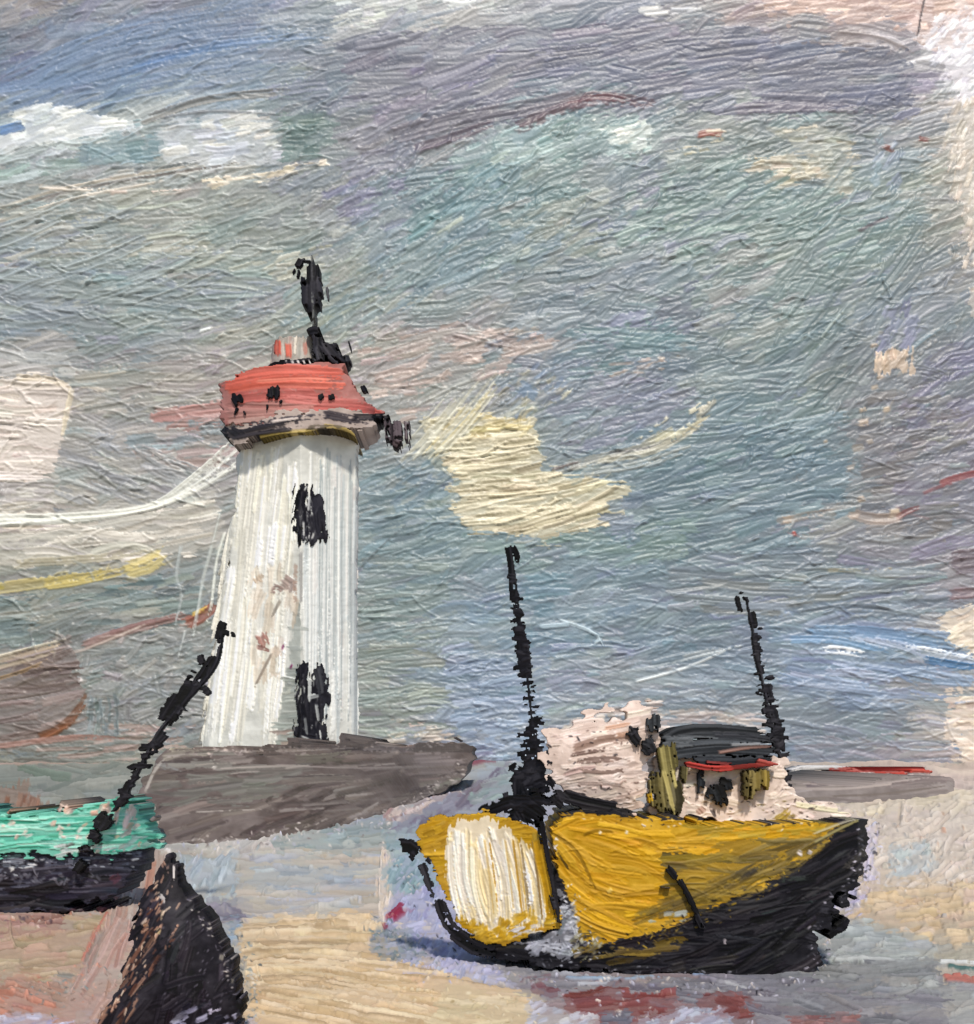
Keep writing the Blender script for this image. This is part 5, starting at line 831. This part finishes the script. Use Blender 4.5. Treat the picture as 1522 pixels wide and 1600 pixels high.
for k in range(60): x = rng.uniform(-40, 150); stroke(C, [(x, 1372 + rng.normal(0, 7)), (x + 9, 1371 + rng.normal(0, 7))], rng.uniform(3, 6), pick(['5a5a64', '6a6872', '49474f']), .03, 2, .2, cover=False)
flecks(C, [(0, 1345), (120, 1345), (220, 1335)], ['9aa0aa', '5f6272', 'c9ccd0', '2a2930'], 90, 9, ang=0, da=25, el=3)
dabs(C, [(60, 1432), (170, 1420)], ['4a3038', '3a2a30', '2a272b'], (5, 9), 16, 4)
def teal_f(x, y, s): return TY + .12 * np.clip((y - 1300) / 130, 0, 1) + 1.3 * np.clip((x - 120) / 125, 0, 1) ** 2 - .02
def teal_b(x, y, s): return TY + 2.4 - .9 * np.clip((x - 100) / 145, 0, 1) ** 2
solid('hull', C, teal_f, teal_b, oil, teal, 1.1, origin=TO, close=1)
C = Coat(-300, 1245, 262, 1350, 1.15)
TB = [(-300, 1272), (-100, 1276), (0, 1274), (60, 1270), (120, 1268), (168, 1258), (200, 1254), (226, 1274), (246, 1300), (242, 1324), (200, 1334), (100, 1336), (0, 1336), (-300, 1334)]
block(C, TB, '70b8a5', 11)
patch(C, TB, '74bfaa 5cb49d 9bd2c1 4fa88f 86c9b7'.split(), 1, L=(40, 110), w=(6, 12), cover=False, thick=2.4, da=4, dens=2.4)
for k in range(34): x, y = rng.uniform(-30, 200), rng.uniform(1275, 1330); stroke(C, [(x - 30, y + 1), (x + 40, y - 1)], rng.uniform(2.5, 4.5), pick(['a8d8c8', '2f8f78', 'bfe0d4', '3a9a80', '8accb8']), .03, 2.4, .15, cover=False)
patch(C, [(164, 1262), (206, 1258), (222, 1282), (196, 1298), (176, 1290)], 'd0c6be c9bdb5 d8d0c8'.split(), 70, L=(12, 30), w=(6, 11), cover=False, thick=2)
dabs(C, [(10, 1284), (80, 1296), (160, 1300), (220, 1300)], ['d8c6bb', 'cdb9ac', 'd9d2cc', 'c9a893'], (4, 8), 34, 16, 30, 2.4)
dabs(C, [(10, 1272), (130, 1264), (200, 1262)], ['cfa894', 'd8c2b4', '9a8a88'], (5, 10), 16, 5, 40, 2)
patch(C, [(180, 1300), (246, 1300), (244, 1330), (190, 1336)], '7f9a98 9aa5a0 8fb5a8 a59a98'.split(), 25, L=(12, 30), w=(5, 9), cover=False)
patch(C, [(80, 1318), (200, 1318), (200, 1336), (80, 1338)], 'c9cdcb 55504f 8fa3a3 b9c6c2'.split(), 12, L=(14, 36), w=(5, 8), cover=False)
solid('gunwale', C, lambda x, y, s: teal_f(x, y, s) - .1, lambda x, y, s: teal_b(x, y, s) + .06, oil, teal, 1.1, origin=TO)
C = Coat(95, 955, 390, 1385, 1.1)
for P, w, c, d in (([(346, 985), (335, 1040), (290, 1095), (250, 1140), (225, 1185), (196, 1240), (160, 1290), (128, 1350)], 5, '39393f', 0), ([(348, 968), (343, 990), (340, 1010)], 11, '222126', .05), ([(354, 980), (352, 996)], 6, '2a292e', .2), ([(362, 982), (364, 1002)], 5, '2a292e', .4), ([(306, 1034), (322, 1028)], 15, '222126', 0), ([(338, 1022), (318, 1052), (296, 1084)], 15, '25242a', .12), ([(310, 1050), (284, 1090), (262, 1120)], 19, '222126', .08), ([(282, 1084), (262, 1116), (250, 1136)], 26, '242328', .12), ([(326, 1075), (314, 1084)], 15, '242328', .1), ([(330, 1040), (322, 1060)], 10, '2a292e', .35), ([(290, 1105), (270, 1125)], 10, '35343a', .45), ([(262, 1140), (246, 1160), (228, 1164)], 12, '27262b', .2), ([(210, 1222), (196, 1228)], 12, '25242a', .15), ([(196, 1244), (186, 1252), (180, 1246)], 16, '232227', .15), ([(170, 1272), (150, 1296)], 22, '27262b', .05), ([(150, 1300), (138, 1310)], 10, '232227', .1), ([(130, 1344), (114, 1366)], 14, '1f1e22', .1), ([(140, 1322), (118, 1330)], 9, '25242a', .15)): stroke(C, P, w * 1.25, c, .04, 1.7, d, rag=.9)
dabs(C, [(310, 1050), (262, 1130)], BLK, (4, 8), 12, 6, 20); dabs(C, [(248, 1150), (216, 1200), (186, 1248)], BLK, (6, 11), 24, 6, 10); dabs(C, [(170, 1275), (136, 1320)], BLK, (5, 9), 8, 5, 30)
solid('pole', C, lambda x, y, s: TY - .12 - .1 * np.clip((y - 1250) / 60, 0, 1) + 0 * x, lambda x, y, s: TY + .06, thick_black, teal, 1., origin=TO)

# ------------------------------------------------------------------ black rock in the corner
RY = 14.35
C = Coat(110, 1318, 400, 1640, 1.1)
RP = [(256, 1334), (274, 1330), (277, 1360), (282, 1388), (300, 1406), (326, 1432), (344, 1462), (358, 1500), (368, 1540), (374, 1580), (372, 1634), (122, 1634), (150, 1594), (180, 1548), (196, 1500), (204, 1450), (212, 1420), (228, 1388), (246, 1372)]
block(C, RP, '28252b', 6, 60)
patch(C, RP, '27242a 2e2b31 221f24 332f36'.split(), 50, L=(30, 80), w=(10, 18), cover=False, thick=1.2, da=20)
for k in range(46):
    t = rng.random(); x = 236 - 84 * t + rng.uniform(-6, 44); y = 1450 + 150 * t; l = rng.uniform(16, 46); a = math.radians(58 + rng.normal(0, 5))
    stroke(C, [(x + l * math.cos(a) * .5, y - l * math.sin(a) * .5), (x - l * math.cos(a) * .5, y + l * math.sin(a) * .5)], rng.uniform(3, 7), pick(['6d4a3c', '8a6a58', '57392f', 'a5806c', '453029', '2a2226']), .04, 1.8, .3, cover=False)
for P, w, c in (([(246, 1396), (256, 1404), (254, 1416)], 9, 'c3bcb8'), ([(236, 1404), (240, 1410)], 6, '9a7a6a'), ([(226, 1442), (230, 1450)], 8, 'b58a68'), ([(250, 1448), (246, 1462)], 8, 'c2ad82'), ([(262, 1350), (262, 1372)], 5, '9a7f74'), ([(272, 1350), (272, 1380)], 4, 'c9c2be'), ([(254, 1420), (252, 1440)], 4, 'a5937a'), ([(250, 1340), (258, 1356)], 8, 'b08a78')): stroke(C, P, w, c, .04, 1.8, .25, cover=False)
patch(C, [(290, 1576), (330, 1570), (374, 1590), (372, 1634), (280, 1634), (268, 1590)], 'b5b3cc 5a5864 35333b a8a6ba 2b292f'.split(), 25, L=(12, 32), w=(6, 11), cover=False)
dabs(C, [(350, 1490), (372, 1580)], BLK + ['8a8478'], (4, 9), 16, 7, 70)
for k in range(40): x, y = rng.uniform(240, 350), rng.uniform(1440, 1580); stroke(C, [(x, y), (x + 5, y - 6)], rng.uniform(1.8, 3), '5a5660', .02, 1.4, .2, cover=False)
flecks(C, [(300, 1405), (345, 1470), (370, 1560)], ['8a8488', '5a5660', 'b0a8a0', '1a191c'], 90, 6)
flecks(C, [(250, 1380), (230, 1460), (170, 1580)], ['a5806c', 'c9a890', '6d4a3c', '1f1d20', 'd6bfa8'], 130, 12, el=3, ang=60, da=20)
o = solid('rock', C, lambda x, y, s: RY - .5 * np.sqrt(np.clip(s / 95, 0, 1)), lambda x, y, s: RY + .05 + .8 * np.sqrt(np.clip(s / 95, 0, 1)), thick_black, blur=18, close=1)
o['label'] = 'pointed black rock with rust-brown flecks on its left flank in front of the turquoise boat'; o['category'] = 'rock'

# ------------------------------------------------------------------ far red hull
C = Coat(1222, 1185, 1480, 1240, 1.)
block(C, [(1240, 1210), (1300, 1206), (1456, 1205), (1452, 1232), (1246, 1232)], '857c7a', 4)
for P, w, c, d in (([(1236, 1214), (1245, 1204), (1300, 1200), (1350, 1204)], 6, 'dcdad8', .15), ([(1234, 1206), (1250, 1198), (1330, 1197)], 5, 'd3d2d2', .2), ([(1290, 1204), (1360, 1202), (1460, 1202)], 9, 'b8382f', .15), ([(1240, 1212), (1300, 1210), (1470, 1208)], 5, 'cfc3c0', .1), ([(1360, 1208), (1400, 1210), (1440, 1206)], 8, 'bb3f34', .2), ([(1236, 1218), (1300, 1216), (1460, 1212)], 6, '8a7f7c', 0), ([(1420, 1204), (1466, 1206)], 6, 'c05a4e', .25)): stroke(C, P, w, c, .05, 1.6, d)
o = solid('barge', C, lambda x, y, s: 125. + 0 * x, lambda x, y, s: 128. + 0 * x, far_oil, close=1)
o['label'] = 'long thin red and white hull lying far off above the brown headland'; o['category'] = 'boat'

#@@LIGHT
SUN_EL, SUN_AZ = 46., -9.            # degrees; azimuth measured to the left of straight behind the camera
d = np.array([-math.sin(math.radians(SUN_AZ)) * math.cos(math.radians(SUN_EL)), -math.cos(math.radians(SUN_AZ)) * math.cos(math.radians(SUN_EL)), math.sin(math.radians(SUN_EL))])
from mathutils import Vector
sl = bpy.data.lights.new('sun', 'SUN'); sl.energy = 2.4; sl.angle = math.radians(5.); sl.color = (1., .93, .84)
so = bpy.data.objects.new('sun', sl); COL.objects.link(so); so.location = (0, 0, 60); so.rotation_euler = Vector(-d).to_track_quat('-Z', 'Y').to_euler()
w = bpy.data.worlds.new('World'); sc.world = w; w.use_nodes = True; nt = w.node_tree
st = nt.nodes.new('ShaderNodeTexSky'); st.sky_type = 'NISHITA'; st.sun_disc = False; st.sun_elevation = math.radians(SUN_EL); st.sun_rotation = math.atan2(d[0], d[1])
nt.links.new(st.outputs[0], nt.nodes['Background'].inputs[0]); nt.nodes['Background'].inputs[1].default_value = .085
cam = bpy.data.cameras.new('camera'); cam.sensor_fit = 'VERTICAL'; cam.sensor_height = 24; cam.lens = F / 1600 * 24; cam.shift_y = (HZ - 800) / 1600
cam.clip_start = .1; cam.clip_end = 3000
co = bpy.data.objects.new('camera', cam); COL.objects.link(co); co.location = (0, 0, EYE); co.rotation_euler = (math.pi / 2, 0, 0); sc.camera = co
vs = sc.view_settings; vs.view_transform = 'Standard'; vs.look = 'None'; vs.gamma = 1; vs.use_curve_mapping = False; vs.exposure = 0.47
sc.cycles.max_bounces = 4
